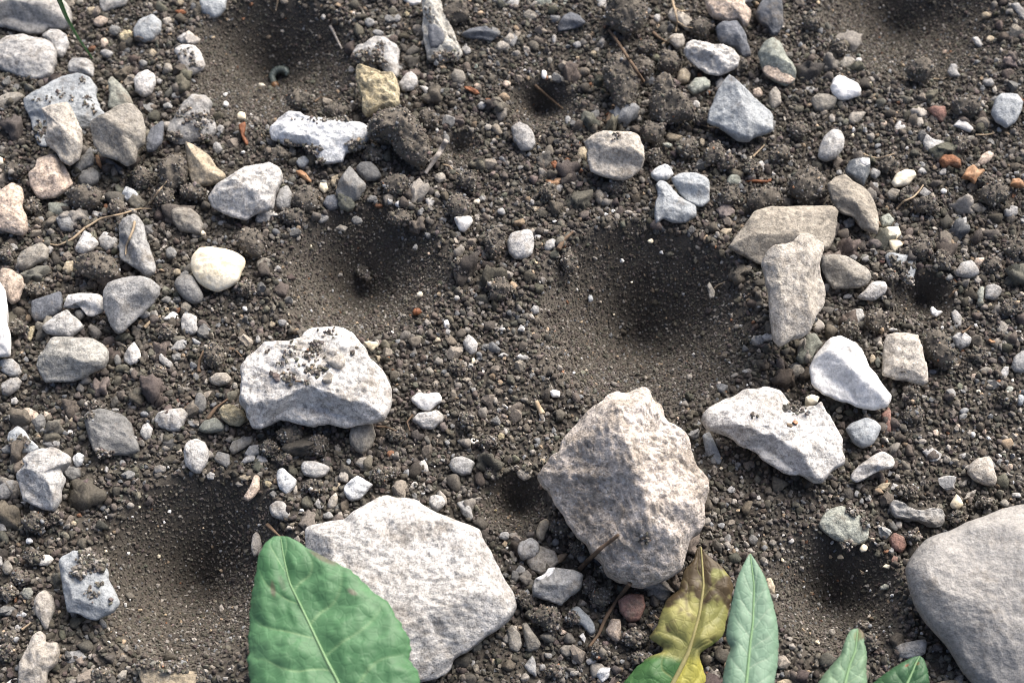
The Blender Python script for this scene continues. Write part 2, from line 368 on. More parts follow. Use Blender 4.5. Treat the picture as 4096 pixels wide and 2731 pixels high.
    wb = -(max(H, .3) * R * .9 + lift) * (1 - rr ** 1.5) * (1 + .2 * perlin(np.stack([TOP[:, 0], TOP[:, 1], rr * 0 + seed], 1) / R * 1.5))
    lo = lambda xy, w: C + xy[:, :1] * RGT + xy[:, 1:] * vdir + w[:, None] * n
    nt_ = len(TOP); k_ = ng + 1; ij = (np.arange(ng)[:, None] * k_ + np.arange(ng)[None]).ravel(); Fq = np.stack([ij, ij + 1, ij + 1 + k_, ij + k_], 1)
    onrim = rr > 1 - 1e-9; bi = np.full(nt_, -1); bi[~onrim] = nt_ + np.arange((~onrim).sum()); bi[onrim] = np.flatnonzero(onrim)
    V = np.concatenate([lo(TOP, w_), lo(TOP, wb)[~onrim]]); quad = [Fq, bi[Fq][:, ::-1]]
    x, y = uv.T
    if (x * np.roll(y, -1) - y * np.roll(x, -1)).sum() < 0: quad = [q_[:, ::-1] for q_ in quad]
    return V, [np.concatenate(quad)], C, R, (rr, nt_)

SURF = {}
def surface_at(V, px): return V[np.argmin(((to_px(V) - px) ** 2).sum(1))]
THINGS = []                                    # (object, description, native px centre, is finished label)
REFS = []                                      # (name of the landmark, px centre, radius px)
COLOUR = dict(w='whitish', W='bright white', c='cream', l='light grey', g='grey', b='blue-grey', d='dark grey', k='slate-dark', t='tan', p='pinkish',
              n='brownish grey', m='buff', u='brown', o='olive', e='greenish', s='streaked grey', y='yellowish', r='rust orange', a='red-brown', q='glassy', h='sparkling white')
def parse(block):
    for ln in block.strip().splitlines():
        if not ln.strip() or ln.startswith('#'): continue
        a, desc, pts = ln.split(';')[:3]; ex = (ln.split(';') + [''])[3].split()
        a = a.split(); P = [tuple(map(float, q.split(','))) for q in pts.split()]
        yield int(a[0]), a[1], float(a[2]), float(a[3]) if len(a) > 3 else 0.0, desc.strip(), P, ex
def stones(block, name="stone", group=None):
    for t, mk, H, lift, desc, P, ex in parse(block):
        px = tile_px(t, P); kw = {}
        for e in ex:
            if e == 'R': kw['rnd'] = True
            elif e[0] == 'F': kw['facets'] = [tuple(map(float, f.split(','))) for f in e[2:].split('/')]
            elif e[0] == 'k': kw['k'] = float(e[2:])
            elif e[0] == 'N': kw['noise'] = float(e[2:])
            elif e[0] == 'r': kw['rough'] = float(e[2:])
            elif e[0] == 'p': kw['rim_p'] = float(e[2:])
            elif e[0] == 'o': kw['on'] = surface_at(SURF[e[2:].replace('_', ' ')], centroid(px))
            elif e[0] == 'e': kw['edge'] = float(e[2:])
        seed = len(THINGS) + 1
        if mk in 'yxh': kw['noise'] = kw.get('noise', .05); kw['rough'] = kw.get('rough', .03)
        V, F, C, R, _i = blob(px, H, lift=lift, seed=seed, **kw)
        ob = mesh_obj(name, V, F, M[mk], origin=C)
        add(ob, desc, centroid(px), float(np.ptp(px, axis=0).max()) / 2, 'stone', group)
        if '=' in desc: SURF[desc.split('=')[1].strip()] = V[:_i[1]]
def add(ob, desc, c, rad, cat, group=None):
    """DESC '!label=landmark name' is finished; anything else is completed later by where it lies next to the landmarks"""
    if desc.startswith('!'):
        lab, _, ref = desc[1:].partition('=')
        if ref: REFS.append((ref.strip(), np.asarray(c), rad))
        THINGS.append((ob, lab.strip(), np.asarray(c), True))
    else: THINGS.append((ob, desc, np.asarray(c), False))
    tag(ob, None, cat, group)
def clods(block):
    for t, mk, H, lift, desc, P, ex in parse(block):
        px = tile_px(t, P); clod(px, desc, H + .12, lift + .06)
def clod(px, desc, H=.55, lift=0.0):
    seed = len(THINGS) + 1; r = np.random.default_rng(seed)
    V, F, C, R, (rr, nt_) = blob(px, H, lift=lift, seed=seed, nf=3, noise=.12, rough=.036, edge=.06, rim_p=3.0, detail=.8, chamfer=False)
    n = int(np.clip(R * R * 2800, 200, 7000)); ix = r.integers(0, nt_, n * 2); ix = ix[(r.random(len(ix)) < (.25 + rr[ix]))][:n]
    rad = r.uniform(.013, .034, len(ix)) * (1 + 1.0 * (r.random(len(ix)) < .06)); P = V[ix] + r.normal(0, .010, (len(ix), 3)) - [0, 0, .012]
    gv, gf, gc = grains(P, rad, 1, r, grain_colours(len(ix), r, 1.25))
    base = np.tile(np.array([.125, .112, .095]), (len(V), 1)) * (1 + .2 * fbm(V * 6 + seed, 2))[:, None]
    ob = mesh_obj("soil_clod", np.concatenate([V, gv]), [F[0], gf + len(V)], GRAIN, origin=C, attrs={"grain": np.concatenate([base, gc])})
    add(ob, desc, centroid(px), float(np.ptp(px, axis=0).max()) / 2, 'clod', 'clods of dark soil')
SMALL = []
def small(t, items):
    """small pebbles: x,y,w,h,material in tile pixels"""
    for it in items.split():
        x, y, w_, h_, mk = it.split(','); SMALL.append((t, float(x), float(y), float(w_), float(h_), mk))
def build_small():
    """the larger ones as things of their own, the tiniest as one object of grit"""
    SMALL.sort(key=lambda s: -s[3] * s[4]); rest = []
    for t, x, y, w_, h_, mk in SMALL:
        if len([1 for _ in ()]) or w_ * h_ < 1500: rest.append((t, x, y, w_, h_, mk)); continue
        seed = len(THINGS) + 1; r = np.random.default_rng(seed)
        n = r.integers(6, 10); a = (np.arange(n) + r.uniform(-.32, .32, n)) * 2 * math.pi / n + r.uniform(0, 6); q = r.uniform(.8, 1.18, n)
        px = tile_px(t, np.stack([x + np.cos(a) * w_ / 2 * q, y + np.sin(a) * h_ / 2 * q], 1))
        V, F, C, R, _i = blob(px, r.uniform(.5, .8), seed=seed, nf=4, rough=.008, rnd=bool(r.random() < .25), k=.55, lift=.03)
        ob = mesh_obj('pebble', V, F, M[mk], origin=C)
        asp = max(w_, h_) / min(w_, h_); sz = 'tiny' if max(w_, h_) < 46 else 'small'
        add(ob, f"{sz} {'slender ' if asp > 1.7 else ''}{COLOUR[mk]} pebble", px.mean(0), max(w_, h_) / 3.4, 'pebble', 'small pebbles scattered over the soil')
    return rest
RGB = dict(w=(.6,.59,.57), W=(.62,.62,.61), c=(.74,.66,.5), l=(.42,.42,.41), g=(.25,.25,.245), b=(.28,.31,.33), d=(.14,.14,.14), k=(.1,.11,.13), t=(.42,.34,.24), p=(.55,.43,.34), n=(.24,.21,.18), m=(.37,.33,.28), o=(.2,.21,.18), e=(.3,.33,.28), u=(.33,.3,.25), y=(.5,.42,.25), a=(.25,.14,.11), r=(.36,.13,.04), h=(.6,.62,.64))
def clod_ell(t, items):
    for it in items.split():
        x, y, w_, h_ = map(float, it.split(',')); r = np.random.default_rng(int(x * 7 + y)); a = np.arange(11) * 2 * math.pi / 11; q = r.uniform(.8, 1.2, 11)
        px = tile_px(t, np.stack([x + np.cos(a) * w_ / 2 * q, y + np.sin(a) * h_ / 2 * q], 1))
        clod(px, ('large' if max(w_, h_) > 190 else 'small' if max(w_, h_) < 125 else 'crumbly') + ' dark soil clod', .8, .08)
# ------------------------------------------------------------------ the stones, traced tile by tile (tile, material, height, lift; what; outline; extras)
stones("""
0 B .45 ; !large smooth beige boulder cut off by the top left corner = the corner boulder ; -200,-150 100,-200 300,-130 420,-20 480,60 500,130 490,180 440,210 340,200 300,230 190,240 100,215 0,195 -200,180 ; F=60,.25,.2/280,.9,.25/200,.3,.4 r=.006
0 l .4 ; !big pale speckled slab lying below the corner boulder = the pale speckled slab ; -60,330 10,290 60,260 160,240 230,255 300,270 350,310 385,360 390,440 365,530 320,545 270,560 240,570 130,535 60,505 0,480 -60,450
0 l .45 ; angular grey stone ; 290,250 340,200 400,205 460,240 480,300 455,370 430,410 390,400 350,310
0 l .6 .1 ; blocky grey cobble ; 470,450 500,410 590,405 640,430 655,480 640,540 560,520 470,510
0 b .5 .06 ; !light blue-grey angular stone with small yellowish stone at its left = the upper blue-grey stone ; 915,210 950,150 1000,120 1060,105 1110,150 1110,220 1060,280 1010,300 940,280 920,240
0 y .6 ; small yellowish stone ; 825,240 860,210 910,215 915,250 880,290 830,285
0 p .5 ; pinkish stone ; 640,140 690,110 750,130 735,165 690,190 645,175
0 l .4 ; !broad pale stone cut by the top edge right of the corner boulder = the broad top-edge stone ; 680,0 700,-40 800,-70 890,0 870,40 800,60 710,90 690,60
0 b .5 ; !blue-grey block cut by the top edge beside the pit with the grub = the top-edge block ; 1370,40 1400,-50 1560,-50 1560,60 1520,110 1470,130 1390,95
0 l .35 ; !pale pitted slab with soil crumbs on it left of the grub's pit = the pitted slab ; 1190,350 1250,310 1340,310 1380,350 1420,450 1400,490 1330,520 1280,540 1250,470 1220,400
0 l .5 ; pale angular stone ; 1215,270 1270,225 1310,240 1320,300 1250,305
0 w .6 .05 ; whitish upright stone ; 920,555 960,510 1020,485 1070,520 1070,580 1050,650 990,680 935,645
0 b .3 ; !broad blue-grey slab dotted with crumbs under two darker stones = the crumb-dotted blue slab ; 170,690 240,620 340,600 430,540 540,520 630,550 660,610 655,680 690,750 740,800 700,880 560,890 400,950 320,1020 270,1010 240,920 210,820 180,760 ; F=90,.15,.1/250,1.2,.35/180,.5,.6
0 m .7 .45 ; !faceted brown-grey wedge leaning on the left of the blue slab = the leaning wedge ; 290,760 360,730 480,710 510,760 550,830 580,900 570,1010 540,1100 480,1145 420,1110 390,1050 320,990 335,900 330,830 ; F=15,.9,.12/265,.9,.15/150,.35,.1
0 n .65 .4 ; !big brown-grey faceted stone against the right side of the blue slab = the big brown-grey stone ; 620,880 680,820 780,760 880,730 940,740 980,790 1000,880 1000,1000 960,1030 935,1120 880,1150 820,1120 720,1070 650,1000 630,930 ; F=240,.75,.0/40,.35,.1/330,.6,.25
0 o .3 .1 ; dark olive triangular flat stone ; 740,560 770,525 830,580 880,640 920,720 860,740 770,750 740,740 750,650
0 k .5 .1 ; narrow dark pointed stone ; 1010,1050 1010,960 1040,890 1130,830 1130,900 1120,990 1060,1050
0 l .4 ; !large mottled grey stone right of the big brown-grey stone = the mottled grey stone ; 1140,960 1160,870 1220,800 1260,700 1340,655 1420,670 1465,720 1440,780 1490,850 1495,910 1450,960 1350,970 1220,990 ; N=.06
0 p .5 .1 ; !square pinkish beige stone below the leaning wedge = the square pinkish stone ; 200,1210 250,1170 265,1100 370,1065 430,1110 510,1270 450,1330 370,1365 265,1375 215,1290 ; F=10,1.2,.45/270,.5,.3
0 g .5 ; grey elongated stone ; 490,1180 560,1090 630,1010 650,1080 650,1140 580,1180 520,1240 490,1220
0 d .6 .05 ; dark blunt stone ; 535,1240 570,1180 640,1160 690,1190 685,1260 620,1290 550,1280
0 k .4 ; dusky stone mostly hidden ; 710,1080 780,1110 850,1160 830,1200 760,1190
0 t .6 .1 ; !yellowish tan wedge pointing up beside the big white-grey stone = the tan wedge ; 1275,985 1330,1000 1440,1070 1500,1150 1560,1200 1540,1250 1450,1290 1350,1295 1310,1230 1290,1110 ; F=40,.9,.1/215,.5,.1
0 w .6 .15 ; !big white-grey crystalline stone below the buried white rock = the crystalline stone ; 1440,1370 1500,1280 1600,1215 1720,1155 1870,1133 1940,1165 1950,1225 1915,1320 1890,1440 1760,1480 1700,1530 1600,1500 1520,1460 1470,1425 ; F=60,.35,.1/240,.7,.15/330,.6,.5 r=.02
0 p .5 .1 ; !tan speckled stone cut by the left edge, above the granite one = the left tan stone ; -40,1350 30,1300 90,1265 150,1285 172,1350 165,1430 190,1500 195,1590 160,1625 90,1610 -40,1580
0 n .45 ; flat brown stone at the left edge ; -40,690 60,640 150,640 170,670 120,710 70,750 0,770 -40,770
0 h .7 .05 ; sparkly white crumbly stone ; 840,1340 870,1285 930,1310 960,1350 930,1390 870,1390
0 o .5 ; dark olive stone ; 330,1400 420,1400 485,1410 480,1460 400,1500 335,1480
0 g .6 .05 ; rounded grey stone ; 380,1510 420,1480 500,1500 525,1550 500,1600 420,1590
0 n .5 ; lumpy brownish grey stone ; 1180,1460 1230,1430 1330,1440 1380,1490 1410,1560 1380,1620 1250,1600 1190,1530 ; N=.1
1 s .4 .05 ; !tall tapering pale stone with a dark grey patch, cut by the top edge = the tall tapering stone ; 1140,0 1160,-50 1250,-40 1300,80 1340,180 1380,270 1425,375 1395,420 1320,425 1240,440 1178,412 1165,300 1150,150 ; F=20,.8,.1/190,.7,.2 r=.03
1 W .5 ; white stone cut by the top edge ; 990,-20 1050,-60 1140,-30 1140,30 1080,45 1030,25
1 k .6 .08 ; !flat dark slate wedge right of the tall tapering stone = the slate wedge ; 1410,240 1480,200 1580,185 1680,240 1620,290 1560,270 1440,260 ; F=270,1.2,.0/90,.4,0
1 l .4 ; !pale angular stone behind the porous yellow stone = the pale angular stone ; 660,370 690,320 760,300 820,265 890,265 960,310 990,350 985,430 990,520 960,550 900,520 840,440 770,450 700,420 665,410 ; N=.07
1 y .6 .25 ; !porous yellow stone with holes on the right rim of the grub's pit = the porous yellow stone ; 680,540 690,470 720,460 790,490 860,520 950,520 975,580 990,720 960,760 870,760 800,800 760,810 730,770 735,680 700,600 ; N=.13 r=.025 e=.05
1 w .6 .05 ; white faceted stone ; 980,580 1030,510 1070,490 1110,530 1115,580 1080,625 1010,635
1 n .7 .05 ; round brownish stone ; 1340,520 1370,480 1430,490 1450,550 1410,595 1360,580
1 l .5 ; pale sliver of stone ; 1120,590 1180,600 1240,650 1240,690 1210,700 1170,650
1 h .35 .1 ; !large snow-white rock half buried in soil below the grub's pit = the buried white rock ; 95,870 170,820 200,780 300,790 330,820 440,810 520,830 620,830 650,850 730,860 780,890 770,950 740,1010 690,1040 620,1060 600,1120 540,1130 450,1130 410,1080 300,1000 200,1010 130,960 100,920 ; N=.03 r=.012 e=.05
1 d .6 .05 ; !smooth dark grey stone below the big dark clod = the smooth dark stone ; 685,1160 720,1120 790,1115 840,1160 875,1220 830,1250 760,1250 700,1200
1 d .7 .08 ; !dark wedge with a lighter rounded top left of the smooth dark stone = the dark wedge ; 540,1320 580,1240 650,1150 690,1190 760,1270 750,1310 700,1380 640,1415 570,1380 ; F=235,1.0,.1/60,.3,.2
1 t .5 ; tan angular stone ; 510,1270 520,1220 580,1200 575,1240 540,1290
1 c .6 ; cream knobbly stone ; 430,1300 440,1260 490,1260 500,1310 470,1340
1 g .6 .05 ; grey angular stone ; 130,1400 160,1310 220,1280 255,1350 240,1440 190,1460 140,1430
1 k .6 ; dark bluish stone ; 455,1410 490,1350 540,1340 585,1390 570,1440 500,1455
1 w .5 ; white wedge-shaped stone ; -10,1510 60,1440 130,1460 180,1490 110,1500 90,1540 0,1540
1 l .5 ; light flat stone ; 1160,1370 1220,1360 1250,1380 1220,1420 1190,1450
1 W .5 .05 ; !small bright white chip lying alone above the middle of the picture = the lone white chip ; 1360,1500 1480,1490 1495,1525 1470,1570 1440,1600 1400,1590
1 l .5 ; pale stone cut by the top edge ; 1600,0 1680,-40 1790,-30 1790,40 1730,50 1640,30
1 n .5 ; brownish stone cut by the top edge ; 1520,-20 1590,-20 1585,35 1550,30
2 m .65 .3 ; !rounded faceted cream-grey stone, pale on top and purplish at front = the faceted cream-grey stone ; 490,985 560,940 660,905 740,920 830,925 880,960 915,1040 920,1110 890,1180 820,1225 700,1240 600,1215 535,1190 520,1120 510,1060 520,1040 ; F=265,1.1,-.05/205,.7,.15/90,.15,0
2 t .7 ; tan knob of stone ; 440,1080 460,1020 500,1010 520,1050 510,1110 460,1120
2 b .55 .15 ; !large grey triangular stone with a vertical ridge = the triangular grey stone ; 1495,520 1570,570 1650,660 1740,735 1790,770 1808,810 1800,905 1740,930 1660,945 1630,975 1560,970 1490,920 1420,875 1345,850 1360,760 1400,660 1450,580 ; F=20,.55,.05/190,.35,0/265,.3,.5
2 w .5 .15 ; !craggy white stone behind the triangular grey stone = the craggy white stone ; 1175,360 1200,300 1240,280 1310,300 1400,330 1460,320 1530,350 1575,410 1550,460 1480,510 1420,530 1340,510 1260,450 1200,400 ; F=240,1.0,.1/70,.3,.1 N=.09 r=.03
2 k .5 .1 ; !dark slate block below the cream stone at the top edge = the dark slate block ; 1405,190 1450,150 1560,145 1600,220 1640,330 1650,390 1590,400 1540,330 1440,310 1415,250 ; F=20,1.1,.25/270,.4,.2
2 p .6 .2 ; !big cream and pink stone cut by the top edge = the cream top-edge stone ; 1325,20 1340,-50 1590,-50 1600,50 1645,100 1620,180 1590,190 1560,150 1450,140 1380,130 1345,90
2 k .5 .05 ; !dark blue-grey stone cut by the top edge right of the cream one = the dark top-edge stone ; 1670,110 1700,40 1764,-40 1850,-40 1865,60 1868,180 1840,240 1790,260 1764,200 1700,160
2 e .6 .1 ; !greenish stone with a cream lower face beside the dark slate block = the greenish cream-faced stone ; 1690,370 1720,310 1780,270 1850,300 1890,380 1930,440 1960,500 1950,570 1880,595 1800,560 1740,520 1710,450 ; F=260,.9,.1/30,.5,.2
2 t .7 ; rounded tan stone ; 1130,570 1145,490 1190,465 1235,510 1220,570 1180,585 ; R
2 e .5 .05 ; !flat pale green stone left of the triangular grey stone = the pale green stone ; 1205,600 1260,540 1330,530 1370,560 1360,605 1250,655 1215,630
2 l .5 ; pale lilac stone ; 1400,570 1440,530 1475,560 1440,610 1405,620
2 m .6 .1 ; buff knob of stone ; 1070,260 1110,235 1180,240 1195,280 1180,330 1130,345 1080,290
2 m .5 ; buff stone under pale rootlets ; 1070,110 1100,60 1160,80 1240,140 1250,200 1210,220 1150,170 1090,140
2 k .5 .05 ; !dark blue angular stone near the top edge left of the soil clods = the dark blue stone ; 310,190 340,120 400,85 460,110 510,160 470,190 400,205 320,220 ; F=265,.8,.1/80,.3,.1
2 n .6 ; brownish stone ; 70,100 110,70 170,90 180,150 120,150 75,130
2 e .5 ; greenish stone cut by the top edge ; 150,0 180,-40 280,-30 280,40 200,60 160,40
2 e .5 ; greenish pointed stone cut by the top edge ; 310,-20 395,-30 390,40 350,75 325,50
2 l .5 ; pale stone against a clod at the top edge ; 565,-30 650,-30 655,60 620,85 590,50
2 l .5 ; whitish stone cut by the top edge ; 0,-20 50,-10 45,50 20,80 -20,60
2 g .5 ; grey flat stone ; -20,250 0,235 45,240 40,290 10,330 -20,320
2 l .6 .05 ; !pale grey stone with a dark hole below a small pit = the holed grey stone ; -10,880 50,845 110,870 150,920 165,1000 130,1040 60,1040 10,980
2 b .55 .1 ; !white-topped blue-grey block, upper right of a touching pair = the white-topped block ; 1090,1225 1150,1200 1250,1195 1350,1225 1370,1260 1365,1390 1310,1430 1220,1400 1150,1330 1110,1270 ; F=265,1.0,-.05/90,.1,0
2 b .4 .05 ; !blue-grey angular slab, lower left of a touching pair = the paired slab ; 985,1270 1010,1245 1060,1260 1110,1310 1160,1370 1240,1410 1270,1430 1270,1490 1200,1540 1120,1548 1040,1510 990,1545 975,1480 980,1400 1000,1340
2 h .6 .05 ; sparkling white crumbly stone ; 950,1195 990,1160 1060,1135 1100,1160 1120,1200 1070,1245 1000,1250 965,1230
2 t .5 ; tan flat stone ; 1055,940 1075,915 1180,940 1140,975 1070,970
2 e .6 ; grey-green stone ; 1470,1260 1500,1210 1560,1200 1590,1260 1560,1290 1500,1290
2 g .5 ; grey half-buried stone ; 710,820 760,810 820,830 790,880 740,890
2 d .6 ; dark grey stone ; 520,800 550,760 600,755 610,820 560,840
3 W .5 .1 ; !brilliant white angular stone below the top right pit = the brilliant white stone ; 430,600 450,540 480,520 560,560 620,580 640,620 640,660 560,690 490,690 440,650 ; F=90,.1,.2/270,.3,.5
3 n .5 ; !dark brown wedge touching the lower left of the brilliant white stone = the dark brown wedge ; 290,690 330,650 420,655 485,690 450,740 380,780 320,760
3 g .3 ; flat grey slab ; 205,640 230,600 330,600 370,620 300,650 240,660
3 n .5 ; brown flat stone ; 490,460 520,395 580,395 610,420 570,470 510,480
3 m .5 ; light buff stone ; 525,490 600,480 580,520 545,525
3 l .6 .1 ; !long light grey stone standing at a slant above the glassy quartz = the slanting grey stone ; 340,1090 350,1020 385,940 440,890 500,900 530,950 520,1030 460,1100 390,1120 ; R N=.06
3 m .6 ; buff pointed stone ; 550,830 560,780 620,770 680,775 640,830 600,870 560,860
3 w .6 ; !small white pointed stone in the middle of the right soil field = the white pointed stone ; 845,910 880,860 900,830 955,880 930,940 860,940
3 m .6 ; blunt buff stone ; 990,850 1010,810 1060,810 1075,860 1040,885
3 a .5 ; !pinkish red angular stone left of the right-edge blue-grey stone = the pinkish red stone ; 1090,750 1140,730 1220,735 1235,790 1200,850 1150,810
3 W .45 .05 ; white bow-shaped chip ; 1270,870 1320,820 1370,840 1420,890 1400,920 1330,890
3 b .5 .1 ; !pale blue-grey stone at the right edge, pointed at the bottom = the right-edge stone ; 1540,780 1560,680 1600,650 1720,655 1760,710 1740,780 1690,850 1640,885 1570,840
3 l .4 ; pale lilac broken flat stone ; 1065,980 1080,925 1130,960 1220,975 1190,1040 1150,1065 1080,1040
3 r .6 .05 ; !rust orange crumbly stone right of the glassy quartz = the rust orange stone ; 1170,1110 1200,1070 1280,1065 1330,1100 1330,1160 1260,1150 1200,1160 ; N=.1
3 w .6 ; white-topped small stone ; 1175,1190 1210,1155 1265,1180 1230,1210 1180,1210
3 c .6 .05 ; egg-shaped tan and cream stone ; 850,1260 880,1200 950,1170 1010,1180 1025,1210 960,1280 870,1295
3 l .6 ; pale blunt stone ; 1025,1190 1040,1155 1080,1160 1095,1195 1060,1205
3 q .6 .15 ; !glassy dark quartz piece with a white corner above the long buff slab = the glassy quartz ; 525,1180 560,1110 640,1090 700,1095 705,1150 690,1210 660,1290 600,1250 540,1210
3 u .4 .15 ; !long buff slab sloping down right below the glassy quartz = the long buff slab ; 400,1275 460,1230 530,1210 580,1260 640,1290 700,1330 740,1410 765,1500 768,1590 755,1620 720,1610 640,1580 590,1500 540,1480 490,1460 430,1390 410,1330 ; F=40,.25,.2/230,1.0,.35
3 p .6 ; pinkish white stone ; 1435,1130 1470,1070 1520,1040 1560,1065 1530,1110 1470,1150
3 g .5 ; grey flat stone ; 1030,1340 1070,1290 1130,1330 1080,1370
3 e .5 ; greenish grey stone ; 765,1500 830,1470 875,1520 840,1560 780,1568
3 g .6 ; blunt grey stone ; 1620,1450 1670,1415 1720,1430 1720,1480 1670,1510 1630,1490
3 g .5 ; long grey stone ; 1260,1560 1320,1510 1370,1490 1370,1540 1310,1600 1270,1605
3 g .5 ; grey wedge-shaped stone ; 510,1530 560,1500 600,1500 595,1560 530,1580
3 n .5 ; brownish slab ; 1380,1430 1430,1400 1510,1440 1480,1470 1420,1460
3 l .5 ; slender pale stone ; 1400,260 1440,255 1495,330 1470,340 1430,310
3 l .5 ; pale stone near the upper right corner ; 1670,30 1720,20 1764,80 1764,150 1720,110
3 g .5 ; grey crumb-covered stone ; 1230,500 1260,440 1300,450 1310,500 1330,530 1260,535
4 c .55 .1 ; !smooth cream-white quartz pebble with a tiny dark mark = the cream quartz ; 1310,260 1320,200 1370,140 1450,135 1560,150 1640,175 1695,220 1690,270 1660,320 1650,370 1580,420 1540,430 1510,450 1440,430 1370,390 1330,330 ; R e=.03
4 d .6 .05 ; !smooth oval dark grey stone tucked against the cream quartz = the smooth oval stone ; 1195,390 1220,340 1280,320 1330,330 1370,400 1405,470 1390,520 1330,530 1270,500 1220,440 ; R
4 g .6 .2 ; !big grey stone with a broad top and pointed lower end = the big grey stone ; 715,460 750,400 800,365 890,345 990,350 1060,370 1110,410 1110,460 1060,530 990,590 920,650 850,720 810,735 770,680 740,600 720,540 ; F=310,.9,.2/120,.15,.2/220,.7,.4
4 g .5 .15 ; !long grey stone with a straw lying over it = the straw-crossed stone ; 820,60 815,-10 850,-60 940,-90 990,-30 1010,60 1040,170 1070,270 1060,320 1010,345 960,300 890,250 820,220 815,140 ; F=215,.9,.1/35,.25,.1
4 w .6 .05 ; white-grey chunky stone ; 510,150 550,80 580,20 640,50 680,110 650,160 590,190 530,175
4 l .6 ; pale mottled stone ; 680,80 720,25 780,50 815,80 800,130 740,170 690,140
4 n .5 .05 ; !brown striped stone near the left edge above the granite stone = the brown striped stone ; 115,230 140,180 200,140 290,105 340,150 330,220 250,260 180,305 125,290
4 l .6 .1 ; small grey angular stone ; 310,165 340,125 370,140 340,185
4 t .6 ; tan splinter of stone ; 425,295 460,235 510,225 510,310 470,330
4 p .55 .1 ; !granite stone of tan grains at the left edge = the granite stone ; 0,330 10,290 80,285 150,330 170,400 150,460 130,510 80,535 40,480 -20,420 ; N=.06
4 W .5 .2 ; !long white stone cut by the left edge = the white left-edge stone ; -60,340 0,370 40,440 55,560 55,650 78,750 75,890 0,895 -60,890
4 k .5 .05 ; !dark flat stone right of the white left-edge stone = the dark flat stone ; 215,590 225,510 330,470 420,440 435,500 430,570 370,610 290,650 250,655 220,620
4 w .6 .1 ; white wedge with shaded underside ; 430,550 470,465 560,455 700,465 715,510 720,580 640,620 600,610 560,550 500,510 460,520 440,560 ; F=255,1.1,.0/80,.2,.1
4 l .45 .08 ; pale triangular speckled stone ; 280,690 380,610 470,560 500,600 580,680 570,700 480,760 420,750 330,730
4 y .4 ; thin yellowish slab on edge ; 180,730 210,680 255,670 240,720 210,790 185,770
4 s .6 .15 ; !big pale layered oblong stone, rounded, on the left = the layered oblong stone ; 260,900 300,850 350,780 390,760 500,765 620,760 700,800 745,860 750,910 720,970 650,1000 560,1050 440,1065 310,1070 270,1000 258,950 ; F=255,.7,.15/80,.25,.2/180,.6,.5
4 w .8 .08 ; white pyramid-shaped stone ; 850,880 890,820 925,780 960,840 975,900 950,930 890,950 855,920 ; F=210,1.1,.0/330,.8,.0/90,.5,0
4 l .6 .05 ; light grey curved stone ; 1090,880 1110,860 1150,900 1190,930 1180,975 1120,950 1095,920
4 W .5 ; white half-buried chip ; 1120,640 1170,590 1220,570 1235,630 1180,640
4 l .5 ; pale stone with a grey side ; 1240,650 1260,590 1310,590 1360,610 1365,720 1330,740 1290,740 1250,720
4 g .5 ; grey dusty stone ; 1160,850 1220,780 1270,770 1280,830 1230,860
4 g .5 ; grey streaked stone below the white left-edge stone ; 0,910 80,895 130,940 150,1000 130,1030 60,1030 0,990
4 l .6 .05 ; pale rounded stone near the left edge ; 5,1080 60,1050 120,1025 155,1060 130,1110 60,1165 10,1150
4 w .6 ; small whitish stone near the left edge ; 75,1180 110,1165 130,1195 110,1225 75,1215
4 p .6 .05 ; pinkish egg-shaped stone ; 155,1245 200,1240 260,1270 280,1320 260,1360 220,1350 180,1300
4 p .6 ; pale pink stone ; 300,1260 360,1280 340,1320 300,1325
4 t .6 ; small tan stone ; 470,1330 490,1305 530,1320 520,1355 480,1355
4 d .35 .08 ; !broad flat dark grey slab above the lower left pit = the flat dark slab ; 575,1300 610,1265 690,1245 800,1270 870,1300 920,1360 920,1430 960,1540 900,1570 800,1575 690,1580 640,1530 620,1450 600,1380 ; F=90,.1,.3/270,.25,.5
4 l .6 .05 ; rounded pale stone ; 960,1420 980,1360 1020,1345 1055,1390 1040,1450 1000,1470
4 l .6 ; !lumpy speckled grey stone right of the flat dark slab = the lumpy speckled stone ; 1055,1330 1080,1280 1150,1250 1250,1240 1310,1280 1280,1340 1250,1400 1170,1410 1090,1380 ; N=.1
4 d .5 .05 ; upright dark splinter ; 1335,1210 1350,1140 1390,1130 1425,1180 1420,1250 1390,1285 1340,1260
4 y .7 .08 ; !yellowish crystal-faced stone left of the big white rock = the yellowish crystal stone ; 1500,1260 1540,1215 1610,1220 1680,1260 1700,1330 1650,1370 1570,1365 1520,1320 ; N=.1
4 o .55 .03 ; smooth olive-grey stone ; 1360,1385 1410,1330 1480,1310 1550,1350 1550,1400 1460,1420 1390,1415
4 g .6 ; small rounded grey stone ; 1285,1330 1320,1315 1375,1350 1340,1380 1300,1360
4 m .6 .05 ; !buff oval stone above the yellowish crystal stone = the buff oval stone ; 1435,1040 1480,1000 1560,1000 1600,1040 1580,1080 1510,1095 1455,1075
4 a .4 ; flat reddish stone ; 1170,1190 1240,1175 1315,1210 1290,1230 1210,1215
4 w .55 .05 ; !white oblong upright stone above the lower left pit = the white oblong stone ; 1262,1530 1290,1470 1350,1448 1410,1475 1442,1540 1430,1620 1380,1700 1340,1690 1280,1640
4 n .5 ; brownish grey wedge ; 1570,1530 1600,1470 1680,1440 1750,1435 1740,1490 1650,1540 1600,1570
4 g .6 ; grey knobbly stone ; 1680,1560 1720,1500 1790,1490 1800,1560 1720,1600
4 g .5 ; long dusty grey stone ; 285,1490 350,1460 420,1470 420,1510 340,1525
4 b .45 ; !blue-grey stone with a curved edge at the left above the knobbed cobble = the curved blue-grey stone ; 60,1410 120,1360 160,1390 200,1450 280,1520 250,1560 150,1568 60,1520 50,1450
4 n .6 ; brownish rounded stone ; 140,1370 180,1330 215,1370 200,1420 160,1400
